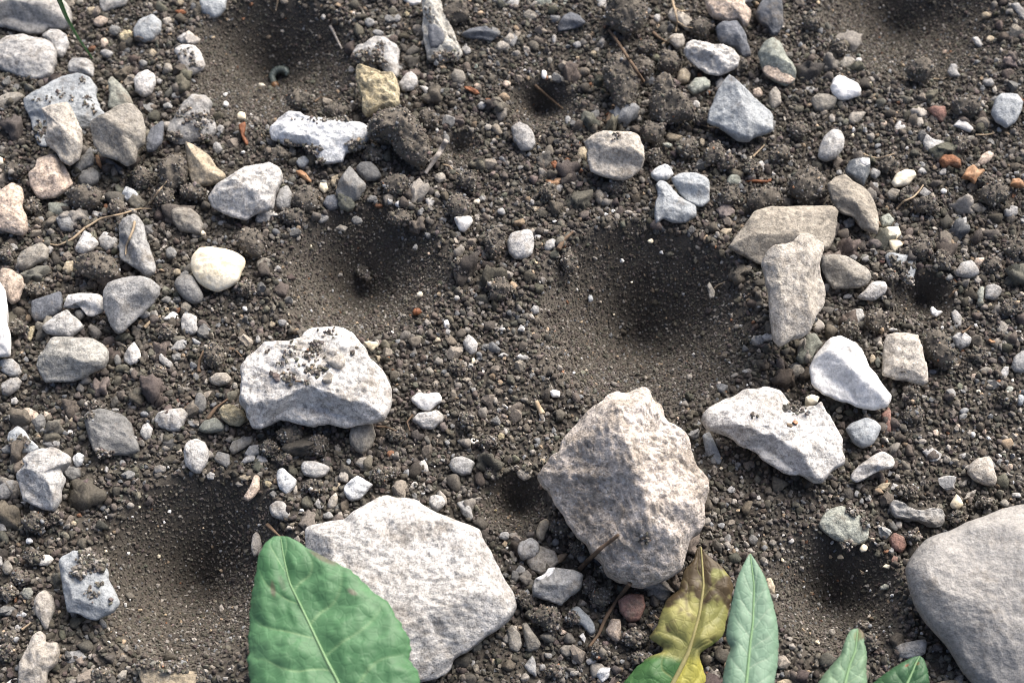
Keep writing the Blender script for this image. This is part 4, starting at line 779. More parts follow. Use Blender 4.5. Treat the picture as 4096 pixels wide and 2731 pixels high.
small(7, "1450,360,60,60,m 490,1255,55,55,t 490,1305,70,40,t 1690,790,80,60,n 1505,985,95,62,n 1045,1265,60,50,c 1450,1130,40,40,c 1420,1025,45,40,p 1310,1370,40,40,p 1155,1415,50,55,p 1410,1425,45,45,W 1650,1485,60,60,w 1520,1450,40,35,W 1490,1410,40,30,p 1320,1470,45,30,t 1660,1115,60,60,e 1430,670,25,35,W 1720,720,50,30,W 720,905,50,60,t 755,930,40,80,o 1130,995,60,40,k 860,705,80,25,l 550,475,70,40,g 655,115,45,50,g 730,690,26,30,c 660,1270,40,30,g 1040,290,35,30,t 660,210,60,60,o 1380,500,70,50,n 1200,690,40,25,l 1740,1190,60,80,b 240,1095,20,20,t 10,755,40,50,w 950,560,25,25,t 1530,540,40,50,t 780,230,50,40,a 1530,780,30,18,r 1330,1120,20,15,l")
small(8, "745,165,50,65,m 705,95,35,40,c 795,85,40,40,l 845,55,50,60,l 730,100,40,50,l 270,730,70,60,g 50,780,80,120,n 190,950,80,100,o 510,470,40,40,t 640,270,50,30,l 730,660,40,25,c 1170,390,30,30,W 915,425,25,25,W 130,1190,60,50,l 150,1100,100,50,h 260,850,40,40,m 50,1080,90,60,d 545,1525,40,40,l 1160,85,50,18,l 610,655,50,50,m 700,720,40,30,n 885,675,35,25,l 1095,695,18,30,c 815,905,25,35,l 865,1030,30,25,W 965,1065,35,25,t 895,995,20,20,W 1140,1100,25,20,t 1220,1355,20,18,W 1455,1205,22,30,t 960,1280,20,22,W 410,1080,30,30,t 200,590,60,40,h 1130,460,20,20,W 555,620,25,22,W 730,430,40,16,l 1400,500,16,16,t 80,150,50,40,n 1100,100,110,70,g 960,360,25,25,c")
small(9, "1005,200,45,70,p 1090,205,50,50,w 315,380,30,28,W 500,420,80,60,g 270,240,40,70,m 470,35,40,30,W 640,45,40,40,b 80,195,60,60,y 1640,1420,50,50,t 1710,610,40,35,t 1710,555,80,60,l 1150,265,28,28,l 150,350,25,25,l 580,410,40,45,m 370,440,60,50,m 1230,80,20,20,w 1500,1450,50,90,g 1440,55,22,22,t 870,200,40,60,g 20,480,25,45,w 1650,380,20,20,y 1560,650,16,14,t 430,270,30,30,l 1730,640,30,20,w 1290,40,40,30,g 30,660,60,100,n")
small(10, "430,1500,80,40,w 545,1420,70,50,l 60,790,80,70,g 480,710,80,70,d 410,545,50,50,n 1545,655,40,40,l 1530,320,50,50,m 30,20,50,30,w 210,40,40,40,t 1660,580,80,70,d 1525,40,40,40,l 1440,90,30,30,c 1490,650,20,16,W 1530,730,30,30,t 1700,550,30,25,l 1370,500,25,30,n 300,600,60,60,d 405,610,40,35,t 380,1250,60,50,n 210,1460,60,50,g 350,1220,50,40,p 20,720,40,40,n 640,1110,30,30,n 430,1420,40,40,n 590,1270,15,25,W 1440,20,40,30,t 1600,700,30,30,l 1580,150,30,25,l 220,930,50,20,t 60,1190,30,40,t 250,1380,60,50,d 480,1370,40,35,m 1640,500,40,30,n 1560,380,30,30,t")
small(11, "440,605,30,30,W 60,970,35,30,W 855,965,30,35,W 705,930,30,30,W 160,590,45,40,w 660,640,60,60,c 1690,185,35,20,W 1710,275,80,40,l 1450,340,70,60,n 1630,330,70,50,n 375,250,40,22,w 500,700,50,40,t 680,548,24,24,W 100,720,35,30,c 430,700,30,30,t 740,605,30,20,W 610,265,40,50,g 320,245,25,40,m 700,1110,40,30,m 240,1200,30,25,t 440,1220,60,50,m 290,1225,20,25,t 800,1210,22,22,W 795,560,30,40,r 660,1190,40,40,l 250,905,22,22,W 105,550,22,22,w 720,575,30,25,p 60,180,25,25,l 865,640,30,35,n 340,1290,35,35,c 320,1440,25,20,t 760,1280,22,22,m 1670,80,40,50,p 1230,30,60,70,n 560,60,20,20,c 430,1010,16,16,W 640,800,20,20,t 680,795,16,16,W 85,610,20,25,W 1060,1225,25,25,W 100,30,30,30,n 840,1180,30,16,w 480,290,40,30,t")

def patch_part(ref, start, t, pts, mk, name, label, H=.14):
    px = tile_px(t, pts); V, F, C, R, _i = blob(px, H, on=surface_at(SURF[ref], centroid(px)), seed=900 + t, k=.5, chamfer=False)
    root = [q for q in THINGS if q[1].startswith(start)][0][0]; tag(mesh_obj(name, V, F, M[mk], parent=root, origin=C), label)
patch_part('the tall tapering stone', 'tall tapering', 1, [(1185, 170), (1235, 165), (1290, 210), (1300, 290), (1255, 330), (1205, 335), (1185, 260)], 'k', 'dark_patch', "smooth dark grey inset patch", .4)
patch_part('the greenish cream-faced stone', 'greenish stone with a cream', 3, [(-10, 440), (40, 430), (90, 490), (150, 520), (195, 550), (150, 585), (80, 570), (0, 530), (-50, 480)], 'p', 'cream_face', "rough cream lower face", .2)
patch_part('the white-ridged stone', 'grey stone with a white', 10, [(155, 850), (230, 815), (250, 775), (300, 770), (285, 810), (240, 850), (190, 865)], 'W', 'white_ridge', "white crusted ridge", .2)
patch_part('the glassy quartz', 'glassy dark quartz', 3, [(630, 1100), (650, 1088), (700, 1094), (706, 1130), (680, 1145), (645, 1125)], 'W', 'white_corner', "white corner", .2)

REST = build_small()

# ------------------------------------------------------------------ leaves, stalks and other small things
bpy.context.view_layer.update(); DG = bpy.context.evaluated_depsgraph_get()
def hit(px):
    """first solid surface that the ray through a pixel meets"""
    out = []
    for d in rays(px):
        ok, loc, *_r = sc.ray_cast(DG, Vector(EYE * CM), Vector(d).normalized())
        out.append(np.array(loc) / CM if ok else EYE + d * (-EYE[2] / d[2]))
    return np.array(out)
def spline(P, n):
    P = np.asarray(P, float); s = np.concatenate([[0], np.cumsum(np.linalg.norm(np.diff(P, axis=0), axis=1))]); q = np.linspace(0, s[-1], n)
    Q = np.stack([np.interp(q, s, P[:, i]) for i in range(P.shape[1])], 1)
    for _ in range(max(2, n // 9)): Q[1:-1] = .25 * Q[:-2] + .5 * Q[1:-1] + .25 * Q[2:]
    return Q
def tube(P, rad, sides=7, bumps=0.0, seed=0):
    n = len(P); rad = np.broadcast_to(rad, n); T = np.gradient(P, axis=0); T /= np.linalg.norm(T, axis=1)[:, None]
    A = np.cross(T, ZUP + .01); A /= np.linalg.norm(A, axis=1)[:, None]; B = np.cross(T, A); a = np.arange(sides) * 2 * math.pi / sides
    ring = np.cos(a)[None, :, None] * A[:, None] + np.sin(a)[None, :, None] * B[:, None]
    k = 1 + bumps * perlin((P[:, None] + ring * .3).reshape(-1, 3) * 6 + seed).reshape(n, sides)
    V = np.concatenate([(P[:, None] + ring * (rad[:, None] * k)[..., None]).reshape(-1, 3), P[:1], P[-1:]])
    j = np.arange(sides); j1 = (j + 1) % sides; q = [np.stack([i * sides + j, i * sides + j1, (i + 1) * sides + j1, (i + 1) * sides + j], 1) for i in range(n - 1)]
    t = [np.stack([j * 0 + n * sides, j1, j], 1), np.stack([j * 0 + n * sides + 1, (n - 1) * sides + j, (n - 1) * sides + j1], 1)]
    return V, [np.concatenate(q), np.concatenate(t)]
def stalk(t, pts, rad, mat, name, label, cat, lifts=0.0, taper=(1, .5), group=None, n=40):
    Q = spline(tile_px(t, pts), n); P = hit(Q); lift = np.interp(np.linspace(0, 1, n), np.linspace(0, 1, np.size(lifts)), np.atleast_1d(lifts))
    h = P[:, 2].copy()
    for _ in range(6): h = np.maximum(h, np.convolve(np.pad(h, 2, 'edge'), np.ones(5) / 5, 'valid'))
    d = rays(Q); z = h + rad * .7 + lift; P = EYE + d * ((z - EYE[2]) / d[:, 2])[:, None]
    V, F = tube(P, rad * np.linspace(*taper, n), 7, .25, len(THINGS)); ob = mesh_obj(name, V, F, mat)
    add(ob, '!' + label, Q.mean(0), 50, cat, group)
G = 'thin dry stalks and rootlets on the soil'
stalk(0, [(585, 1572), (690, 1507), (850, 1472), (960, 1437), (1045, 1440)], .022, STRAW, 'straw', "long thin pale straw curving over the stones at the left, upper half", 'straw', .06, group=G)
stalk(4, [(590, 0), (500, 80), (400, 125), (320, 110), (260, 65)], .022, STRAW, 'straw', "thin pale straw curling down towards the brown striped stone", 'straw', .06, group=G)
stalk(0, [(1035, 1400), (1090, 1320), (1150, 1250)], .018, STRAW, 'straw', "short slanting straw above the long pale straw", 'straw', .08, group=G)
stalk(4, [(928, -40), (915, 20), (890, 80), (868, 130), (865, 190)], .024, STRAW, 'straw', "thin straw lying lengthwise on the long grey stone", 'straw', .0, group=G)
stalk(4, [(995, 690), (1040, 640), (1110, 610)], .03, STRAW, 'dry_stalk', "short bent straw beside the pointed end of the big grey stone", 'stalk', .03, group=G)
stalk(4, [(1370, 995), (1372, 920), (1400, 850)], .03, TWIG, 'twig', "brown upright stem right of the curved light grey stone", 'twig', .04, group=G)
stalk(4, [(1430, 1320), (1490, 1240), (1570, 1180)], .035, TWIG, 'twig', "brown dry stem leaning above the olive-grey stone", 'twig', .08, group=G)
stalk(4, [(1580, 835), (1620, 840), (1665, 890)], .02, TWIG, 'twig', "short dark stalk just above the big white rock's left shoulder", 'twig', .04, group=G)
stalk(1, [(1165, 1195), (1210, 1130), (1260, 1060), (1310, 970)], .055, GREYTWIG, 'twig', "weathered grey twig leaning out of the small hole beside the big cleft clod", 'twig', (.05, .35), (.7, 1.0), group=G)
stalk(1, [(1290, 1135), (1335, 1145), (1360, 1180), (1395, 1200)], .014, STRAW, 'rootlet', "hair-thin pale rootlet below the weathered grey twig", 'rootlet', .05, group=G)
stalk(1, [(152, -20), (145, 30), (135, 75)], .02, STRAW, 'straw', "short reddish straw at the top edge above the grub's pit", 'straw', .04, group=G)
stalk(1, [(510, 180), (545, 245), (592, 340)], .03, GREYTWIG, 'twig', "pale grey stem on the right wall of the grub's pit", 'twig', .05, group=G)
stalk(1, [(405, 700), (440, 675), (510, 668)], .018, TWIG, 'rootlet', "thin brown rootlet between the grub's pit and the buried white rock", 'rootlet', .05, group=G)
stalk(2, [(668, 205), (740, 310), (820, 430), (905, 565)], .035, TWIG, 'twig', "long brown twig slanting between the long clod and its neighbours", 'twig', .12, (.8, 1), group=G)
stalk(2, [(1105, 5), (1125, 80), (1140, 150), (1128, 220)], .025, STRAW, 'rootlet', "pale forked rootlet hanging at the top edge, main strand", 'rootlet', .1, group=G)
stalk(2, [(1120, 55), (1160, 78), (1215, 72)], .018, STRAW, 'rootlet', "pale side strand pointing right from the forked rootlet", 'rootlet', .12, group=G)
stalk(2, [(1140, 150), (1190, 185), (1245, 195)], .016, STRAW, 'rootlet', "pale lower side strand of the forked rootlet", 'rootlet', .1, group=G)
stalk(2, [(1035, 305), (1075, 280), (1110, 250)], .016, STRAW, 'rootlet', "tiny straw touching the buff knob left of the craggy white stone", 'rootlet', .06, group=G)
stalk(2, [(970, 225), (1010, 260), (1080, 300)], .035, TWIG, 'twig', "tan-brown stem left of the buff knob of stone", 'twig', .06, group=G)
stalk(2, [(660, 850), (680, 790), (700, 725)], .06, TWIG, 'twig', "stubby brown twig standing at the foot of the long clod", 'twig', .1, group=G)
stalk(2, [(1305, 860), (1360, 878), (1420, 880)], .018, STRAW, 'straw', "thin tan straw at the left foot of the triangular grey stone", 'straw', .04, group=G)
stalk(2, [(1660, 1080), (1700, 1040), (1740, 1000)], .02, STRAW, 'straw', "short pale straw below the triangular grey stone", 'straw', .06, group=G)
stalk(2, [(160, 590), (240, 660), (350, 750)], .03, TWIG, 'twig', "soil-dusted stem along the rim of the small upper pit", 'twig', .05, group=G)
stalk(3, [(655, 1060), (700, 1080), (760, 1092), (870, 1060)], .015, STRAW, 'rootlet', "thin rootlet curving above the glassy quartz", 'rootlet', .06, group=G)
stalk(3, [(1430, 930), (1500, 930), (1560, 918)], .015, STRAW, 'rootlet', "straight thin rootlet left below the right-edge stone", 'rootlet', .06, group=G)
stalk(3, [(885, 1445), (930, 1390), (1000, 1360), (1040, 1320), (1082, 1258)], .02, STRAW, 'rootlet', "pale bent rootlet beside the egg-shaped tan stone", 'rootlet', .06, group=G)
stalk(3, [(1140, 545), (1190, 548), (1250, 530)], .016, STRAW, 'straw', "fine straw below the top right pit", 'straw', .05, group=G)
stalk(7, [(560, 95), (600, 112), (630, 150)], .014, STRAW, 'rootlet', "white hair-thin rootlet above the brown faceted stone", 'rootlet', .06, group=G)
stalk(7, [(1335, 725), (1370, 705), (1400, 678)], .022, TWIG, 'twig', "short twig above the lower right grey stone", 'twig', .05, group=G)
stalk(7, [(1250, 480), (1280, 440), (1320, 425)], .02, TWIG, 'rootlet', "reddish rootlet on the rim of the small right pit", 'rootlet', .05, group=G)
stalk(6, [(1395, 420), (1420, 395), (1468, 375)], .015, STRAW, 'rootlet', "fine branching rootlet on the right wall of the largest pit", 'rootlet', .05, group=G)
stalk(6, [(318, 150), (350, 90), (420, 30)], .045, TWIG, 'bark_strip', "dark curled bark strip beside the pale round stone above the largest pit", 'bark strip', .08, group=G)
stalk(6, [(165, 1195), (185, 1240), (210, 1285)], .05, STRAW, 'straw', "flat tan straw left of the craggy rock", 'straw', .03, (.7, 1), group=G)
stalk(5, [(1000, 755), (1070, 743)], .02, STRAW, 'straw', "tiny tan splinter right of the big white rock's upper end", 'straw', .05, group=G)
stalk(5, [(1080, 1290), (1040, 1340), (1060, 1400)], .02, TWIG, 'rootlet', "grey curled rootlet beside the light stone under the white triangle", 'rootlet', .06, group=G)
stalk(5, [(830, 1370), (900, 1375), (970, 1400)], .02, TWIG, 'rootlet', "dark rootlet at the right foot of the big white rock", 'rootlet', .06, group=G)
stalk(10, [(735, 548), (680, 590), (600, 650), (530, 720), (462, 788)], .04, TWIG, 'twig', "long brown split twig lying against the left flank of the craggy rock", 'twig', .05, (.6, 1), group=G)
stalk(10, [(812, 885), (760, 950), (700, 1030), (640, 1130), (600, 1230), (530, 1320)], .035, TWIG, 'twig', "long dark twig running down from under the craggy rock", 'twig', .1, (1, .6), group=G)
stalk(9, [(75, 475), (120, 520), (165, 560)], .035, TWIG, 'twig', "short brown stalk at the tip of the big green leaf", 'twig', .15, group=G)
stalk(8, [(150, 1200), (185, 1175), (215, 1150)], .02, STRAW, 'straw', "tiny orange straw left of the buff elongated stone", 'straw', .04, group=G)
stalk(8, [(85, 10), (120, 40), (160, 60)], .02, STRAW, 'straw', "thin straw at the upper left of the knobbed cobble", 'straw', .06, group=G)
stalk(5, [(270, 1057), (320, 1060), (368, 1052)], .014, TWIG, 'rootlet', "dark hair lying on top of the big white rock", 'rootlet', .01, group=G)

def flake(t, pts, mat, label, H=.22, lift=.08, name='bark_flake', cat='bark flake'):
    px = tile_px(t, pts); V, F, C, R, _i = blob(px, H, lift=lift, seed=len(THINGS) + 1, k=.35, nf=3, noise=.2, rough=.02, edge=.05)
    add(mesh_obj(name, V, F, mat, origin=C), '!' + label, px.mean(0), 40, cat, 'rusty scraps of bark and husk')
flake(1, [(1430, 598), (1470, 595), (1520, 620), (1545, 645), (1520, 657), (1480, 630), (1440, 615)], RUST, "flat rust-red bark flake right of the round brownish stone")
flake(1, [(1580, 680), (1610, 678), (1628, 700), (1600, 705)], RUST, "tiny rust flake below the flat rust-red bark flake")
flake(1, [(272, 1178), (310, 1170), (350, 1200), (385, 1250), (375, 1262), (330, 1235), (290, 1205)], HUSK, "brown curled husk right of the crystalline stone", .45)
flake(0, [(1640, 860), (1690, 835), (1695, 870), (1680, 920), (1715, 990), (1700, 1010), (1670, 960)], RUST, "rust-orange bent strip left of the buried white rock")
flake(0, [(655, 1070), (680, 1065), (705, 1150), (700, 1170), (665, 1130)], HUSK, "greenish brown bud scale under the big brown-grey stone", .5)
flake(0, [(1200, 75), (1260, 65), (1290, 90), (1240, 105)], RUST, "dark red scrap left of the top-edge block")
flake(2, [(480, 790), (520, 785), (522, 820), (500, 850), (505, 890), (475, 905), (470, 870)], HUSK, "upright orange-brown bark strip above the faceted cream-grey stone", .3)
flake(2, [(230, 1240), (280, 1260), (300, 1230), (370, 1222), (372, 1245), (300, 1285), (250, 1290)], HUSK, "tan and orange curled husk left below the faceted cream-grey stone", .5)
flake(2, [(390, 1010), (440, 980), (490, 975), (485, 992), (440, 1000)], RUST, "dark red sliver at the left tip of the faceted cream-grey stone")
flake(2, [(265, 1120), (300, 1105), (320, 1140), (290, 1165)], RUST, "dark reddish scrap below a small white chip, middle of the upper half")
flake(2, [(1600, 1250), (1680, 1240), (1765, 1245), (1765, 1262), (1690, 1260)], RUST, "rusty twig-like scrap right of the grey-green stone", .4)
flake(2, [(640, 795), (665, 770), (668, 790)], RUST, "tiny orange scrap beside the stubby brown twig")
flake(3, [(1330, 1230), (1370, 1160), (1410, 1140), (1440, 1175), (1495, 1175), (1450, 1230), (1425, 1275), (1400, 1240)], HUSK, "large orange curled husk below the rust orange stone", .5, .12, 'dry_husk', 'husk')
flake(3, [(1665, 1280), (1680, 1235), (1730, 1230), (1764, 1265), (1764, 1295), (1720, 1290)], HUSK, "orange curled husk at the right edge", .5, .1, 'dry_husk', 'husk')
flake(3, [(1735, 660), (1764, 690), (1790, 720), (1750, 700)], RUST, "rust scrap on the right of the right-edge stone", .4, .3)
flake(3, [(0, 1235), (25, 1230), (20, 1250), (0, 1258)], RUST, "small orange scrap left of the double clod")
flake(5, [(1075, 585), (1090, 560), (1130, 555), (1145, 580), (1120, 600), (1085, 605)], RUST, "dark red ragged scrap in the grit right of the left middle pit", .5)
flake(6, [(320, 155), (340, 120), (375, 112), (370, 135), (345, 140)], RUST, "rust-red scrap beside the dark curled bark strip", .3)
flake(7, [(1510, 770), (1540, 775), (1575, 785), (1570, 797), (1530, 792)], HUSK, "orange splinter near the lower right grey stone", .4)

# the curled grub at the bottom of the upper left pit
Q = spline(tile_px(1, [(133, 592), (118, 560), (108, 525), (130, 492), (165, 478), (200, 484), (216, 505), (205, 522)]), 44); P = hit(Q); P[:, 2] = P[:, 2].mean() * .5 + P[:, 2] * .5
d = rays(Q); z = P[:, 2] + .09; P = EYE + d * ((z - EYE[2]) / d[:, 2])[:, None]
u = np.linspace(0, 1, 44); rad = .085 * np.sqrt(np.clip(np.minimum(u + .45, (1 - u) * 5), .12, 1)) * (1 - .14 * np.abs(np.sin(u * math.pi * 11)))
V, F = tube(P[3:], rad[3:], 14); body = mesh_obj('grub', V, F, GRUB)
add(body, "!curled bluish green grub with an orange head lying in the upper left pit", Q.mean(0), 60, 'grub')
V, F = LUMPS[3][0]; V0, F0 = ICO[3]; mesh_obj('head', V0 * [.075, .08, .07] + P[1], F0, GRUBHEAD, parent=body)
# snail shell
a = np.linspace(0, 2.6 * math.pi, 50); c = hit(tile_px(5, [(1500, 1475)]))[0]; rr_ = np.linspace(.012, .075, 50)
P = c + np.stack([np.cos(a) * rr_, np.sin(a) * rr_, .06 - .03 * a / a[-1]], 1)
V, F = tube(P, np.linspace(.01, .028, 50), 9); add(mesh_obj('snail_shell', V, F, SHELL), "!tiny white snail shell ring below right of the big white rock", tile_px(5, [(1500, 1475)])[0], 20, 'shell')
# dry pine-needle like tuft and the grass blade
Q = spline(tile_px(0, [(380, -60), (410, 10), (450, 110), (520, 240), (590, 340), (636, 408)]), 50); g = hit(Q[-1:])[0]; z = np.linspace(2.6, g[2] + .05, 50); d = rays(Q)
P = EYE + d * ((z - EYE[2]) / d[:, 2])[:, None]; wd = np.linspace(.10, .035, 50); N_ = np.array([0, -.5, .86])
V = np.concatenate([P - RGT * wd[:, None] * .5 - N_ * .03, P + N_ * .0, P + RGT * wd[:, None] * .5 - N_ * .03, P - N_ * .045]); i = np.arange(49)
F = np.concatenate([np.stack([i + a_ * 50, i + b_ * 50, i + b_ * 50 + 1, i + a_ * 50 + 1], 1) for a_, b_ in ((0, 1), (1, 2), (2, 3), (3, 0))])
add(mesh_obj('grass_blade', V, F, GRASS), "!single green grass blade hanging in at the upper left over the corner boulder", Q.mean(0), 60, 'grass blade')

# ---- broad leaves at the bottom edge
def leaf_mat(name, rough=.5):
    m, N, L, B = nodes_of(name); v, r = _vec(N, L)
    at = N.new("ShaderNodeAttribute"); at.attribute_name = "tone"
    f = _ramp(N, L, _noise(N, L, v, 9, 4), [(.3, .88), (.7, 1.12)])
    col = _mix(N, L, 1.0, at.outputs["Color"], f, 'MULTIPLY'); L.new(col, B.inputs["Base Color"])
    B.inputs["Roughness"].default_value = rough; B.inputs["Specular IOR Level"].default_value = .35
    tr = N.new("ShaderNodeBsdfTranslucent"); L.new(col, tr.inputs[0]); mx = N.new("ShaderNodeMixShader"); mx.inputs[0].default_value = .22
    L.new(B.outputs[0], mx.inputs[1]); L.new(tr.outputs[0], mx.inputs[2]); L.new(mx.outputs[0], N["Material Output"].inputs["Surface"])
    bp = N.new("ShaderNodeBump"); bp.inputs["Strength"].default_value = .2; bp.inputs["Distance"].default_value = .02 * CM
    vo = N.new("ShaderNodeTexVoronoi"); vo.feature = 'DISTANCE_TO_EDGE'; vo.inputs["Scale"].default_value = 8; L.new(v, vo.inputs["Vector"])
    hh = _mix(N, L, .25, _ramp(N, L, vo.outputs["Distance"], [(.0, 0), (.12, 1)]), _noise(N, L, v, 30, 4))
    L.new(hh, bp.inputs["Height"]); L.new(bp.outputs[0], B.inputs["Normal"]); return m
LEAF = leaf_mat("leaf blade"); RIB = plain_mat("leaf midrib", (.19, .30, .16), (.14, .24, .12), 6, .6)
RIBY = plain_mat("yellowed midrib", (.31, .28, .13), (.22, .20, .09), 6, .6)
def leaf(label, tl, mid, left, right, z_tip, slope, tone, rib_mat, veins=7, fold=.06, quilt=.05, teeth=.035, rows=190, cols=35, name='leaf', arch=0.0, rib=.019):
    m = spline(tile_px(tl, mid), rows); l = spline(tile_px(tl, left), rows); r_ = spline(tile_px(tl, right), rows); s = np.linspace(0, 1, rows)
    t = np.linspace(-1, 1, cols * 2 + 1); seed = len(THINGS)
    tip = on_z(m[:1], z_tip)[0]; pn = np.array([0, slope, 1.0]); pn /= np.linalg.norm(pn)
    W = np.where((t < 0)[None, :, None], m[:, None] + (l - m)[:, None] * -t[None, :, None], m[:, None] + (r_ - m)[:, None] * t[None, :, None])
    jag = teeth * perlin(np.stack([s * 40, s * 0 + seed, s * 0], 1)) + teeth * .8 * (np.abs(((s * veins * 2.2) % 1) - .5) - .25)
    W = m[:, None] + (W - m[:, None]) * (1 + (np.abs(t) ** 6)[None] * jag[:, None])[..., None]
    P = on_plane(W.reshape(-1, 2), tip, pn); S = np.repeat(s, len(t)); T = np.tile(t, rows); A = np.abs(T)
    vein = S * veins * 1.3 + A * 1.25 + .28 * perlin(np.stack([S * 4, T * 2, S * 0 + seed + .5], 1)) + .4 * (T > 0); ph = (vein % 1.0); dv = np.minimum(ph, 1 - ph)
    q3 = P * [1.7, 1.7, 0] + [0, 0, seed]; net = perlin(q3 * 1.1); cell = smooth(.07, .0, np.abs(perlin(q3 * 2.4 + 50))) * (.4 + .6 * smooth(-.2, .3, perlin(q3 + 9)))
    bulge = quilt * .6 * (np.sin(math.pi * ph) ** .7) * (1 - A ** 4) * np.minimum(1, A * 5) + quilt * (1.1 * fbm(q3, 3) - .16 * cell) * np.minimum(1, A * 4)
    wd = np.linalg.norm(l - r_, axis=1).repeat(len(t)); wd = np.minimum(1, wd / np.median(wd))
    h = (bulge + fold * A ** 1.2 - 2.2 * fold * A ** 4 * (.4 + .6 * smooth(.0, .5, S))) * wd + arch * np.sin(math.pi * S)
    P = P + pn * h[:, None]
    top = tone(S, T, dv, net, P) * (1 + .16 * cell * np.minimum(1, A * 4))[:, None]
    n_ = len(t); i, j = np.meshgrid(np.arange(rows - 1), np.arange(n_ - 1), indexing='ij'); a = (i * n_ + j).ravel(); F1 = np.stack([a, a + n_, a + n_ + 1, a + 1], 1)
    V = np.concatenate([P, P - pn * .022]); o = len(P)
    rim = np.concatenate([np.arange(n_), np.arange(1, rows) * n_ + n_ - 1, (rows - 1) * n_ + np.arange(n_ - 1)[::-1], np.arange(rows - 1)[:0:-1] * n_]); r2 = np.roll(rim, -1)
    ob = mesh_obj(name, V, [F1, F1[:, ::-1] + o, np.stack([rim, r2, r2 + o, rim + o], 1)], LEAF, attrs={'tone': np.concatenate([top, top * .9 + .02])})
    Pm = P.reshape(rows, n_, 3)[:, cols]; Pm = Pm + pn * .004
    V, F = tube(Pm[2:], rib * np.linspace(.4, 1.5, rows - 2), 8); mesh_obj('midrib', V, F, rib_mat, parent=ob)
    # the stalk that carries the blade runs on down into the soil
    e = Pm[-1]; Q = spline(np.array([e, e + [.05, -.7, -.2], [e[0] + .1, e[1] - 1.3, -.3]]), 16); V, F = tube(Q, np.linspace(.07, .09, 16), 8); mesh_obj('leaf_stalk', V, F, rib_mat, parent=ob)
    px = m[m[:, 1] < 2731]; add(ob, '!' + label, px.mean(0), 200, 'leaf', 'leaves reaching in at the bottom edge'); return ob
def lerp(a, b, f): return np.asarray(a)[None] * (1 - f)[:, None] + np.asarray(b)[None] * f[:, None]
def green(dark, pale, rib, spots=()):
    def f(S, T, dv, net, P):
        c = lerp(dark, pale, np.clip(.5 + .6 * net, 0, 1)); c = c * (1 - smooth(.10, .0, dv) * .0)[:, None]
        c = c + (np.asarray(rib) - c) * (.75 * smooth(.04, .0, dv) * (1 - np.abs(T) ** 2))[:, None]
        c = c + (np.asarray(rib) - c) * (.6 * smooth(.035, .0, np.abs(T)))[:, None]
        for s0, t0, rs, rt, col in spots:
            k = smooth(1.3, .6, np.hypot((S - s0) / rs, (T - t0) / rt) + .25 * net); c = c + (np.asarray(col) - c) * (.8 * k)[:, None]
        return c
    return f
BR = (.10, .085, .06)
leaf("largest green leaf with quilted veins and brown spots, in front of the largest white rock", 9,
     [(168, 556), (190, 700), (230, 880), (300, 1020), (400, 1230), (480, 1400), (570, 1568), (640, 1800), (660, 2150)],
     [(120, 560), (65, 600), (18, 680), (0, 790), (-20, 900), (-45, 1000), (-60, 1200), (-65, 1400), (-60, 1568), (40, 1800), (640, 2150)],
     [(225, 562), (290, 590), (350, 640), (480, 705), (620, 770), (720, 840), (790, 925), (870, 965), (940, 1045), (1000, 1180), (1060, 1245), (1082, 1310), (1030, 1370), (1070, 1420), (1112, 1460), (1130, 1568), (1080, 1800), (680, 2150)],
     2.3, -.12, green((.052, .145, .062), (.098, .215, .105), (.23, .36, .18), [(.30, .74, .018, .05, (.17, .15, .12)), (.22, -.45, .03, .06, BR), (.2, -.2, .03, .07, (.06, .11, .06)), (.13, .93, .05, .12, BR)]), RIB, veins=5, fold=.10, quilt=.07)
leaf("slender bluish green leaf with a pale midrib and red-tipped point", 10,
     [(1640, 668), (1668, 900), (1660, 1150), (1640, 1300), (1615, 1568), (1590, 1800), (1570, 2000)],
     [(1640, 668), (1590, 760), (1550, 850), (1530, 950), (1510, 1050), (1490, 1150), (1478, 1250), (1520, 1310), (1490, 1380), (1470, 1450), (1455, 1568), (1480, 1800), (1560, 2000)],
     [(1640, 668), (1700, 760), (1750, 850), (1782, 950), (1812, 1040), (1837, 1150), (1847, 1300), (1837, 1450), (1812, 1568), (1740, 1800), (1580, 2000)],
     1.7, -.10, green((.15, .25, .17), (.20, .31, .22), (.38, .46, .34), [(.0, 0, .012, 1, (.2, .05, .03))]), RIB, veins=7, fold=.08, quilt=.022, teeth=.03)
def withered(S, T, dv, net, P):
    q = P * [1.1, 1.1, 0]; n1 = fbm(q + 40, 4, .65); n2 = fbm(q * 3 + 7, 3, .7)
    c = lerp((.22, .225, .075), (.40, .375, .14), np.clip(.5 + n1, 0, 1))
    c = c + (np.array([.075, .055, .03]) - c) * (smooth(-.15, .5, n2 * .7 + n1 * .5 + .95 * smooth(.5, .0, S) - .12) * smooth(.75, .5, S))[:, None]
    c = c + (np.array([.06, .15, .05]) - c) * (smooth(.58, .64, S + .03 * n1) * smooth(.05, -.05, T))[:, None]
    c = c + (np.array([.42, .40, .09]) - c) * (smooth(.58, .64, S) * smooth(-.05, .05, T))[:, None]
    c = c + (np.array([.13, .2, .04]) - c) * (.7 * smooth(.75, 1.0, T) * smooth(.4, .5, S) * smooth(.6, .5, S))[:, None]
    return c + (np.array([.40, .40, .15]) - c) * (.4 * smooth(.04, 0, dv) * (1 - np.abs(T)) + .5 * smooth(.05, 0, np.abs(T)))[:, None]
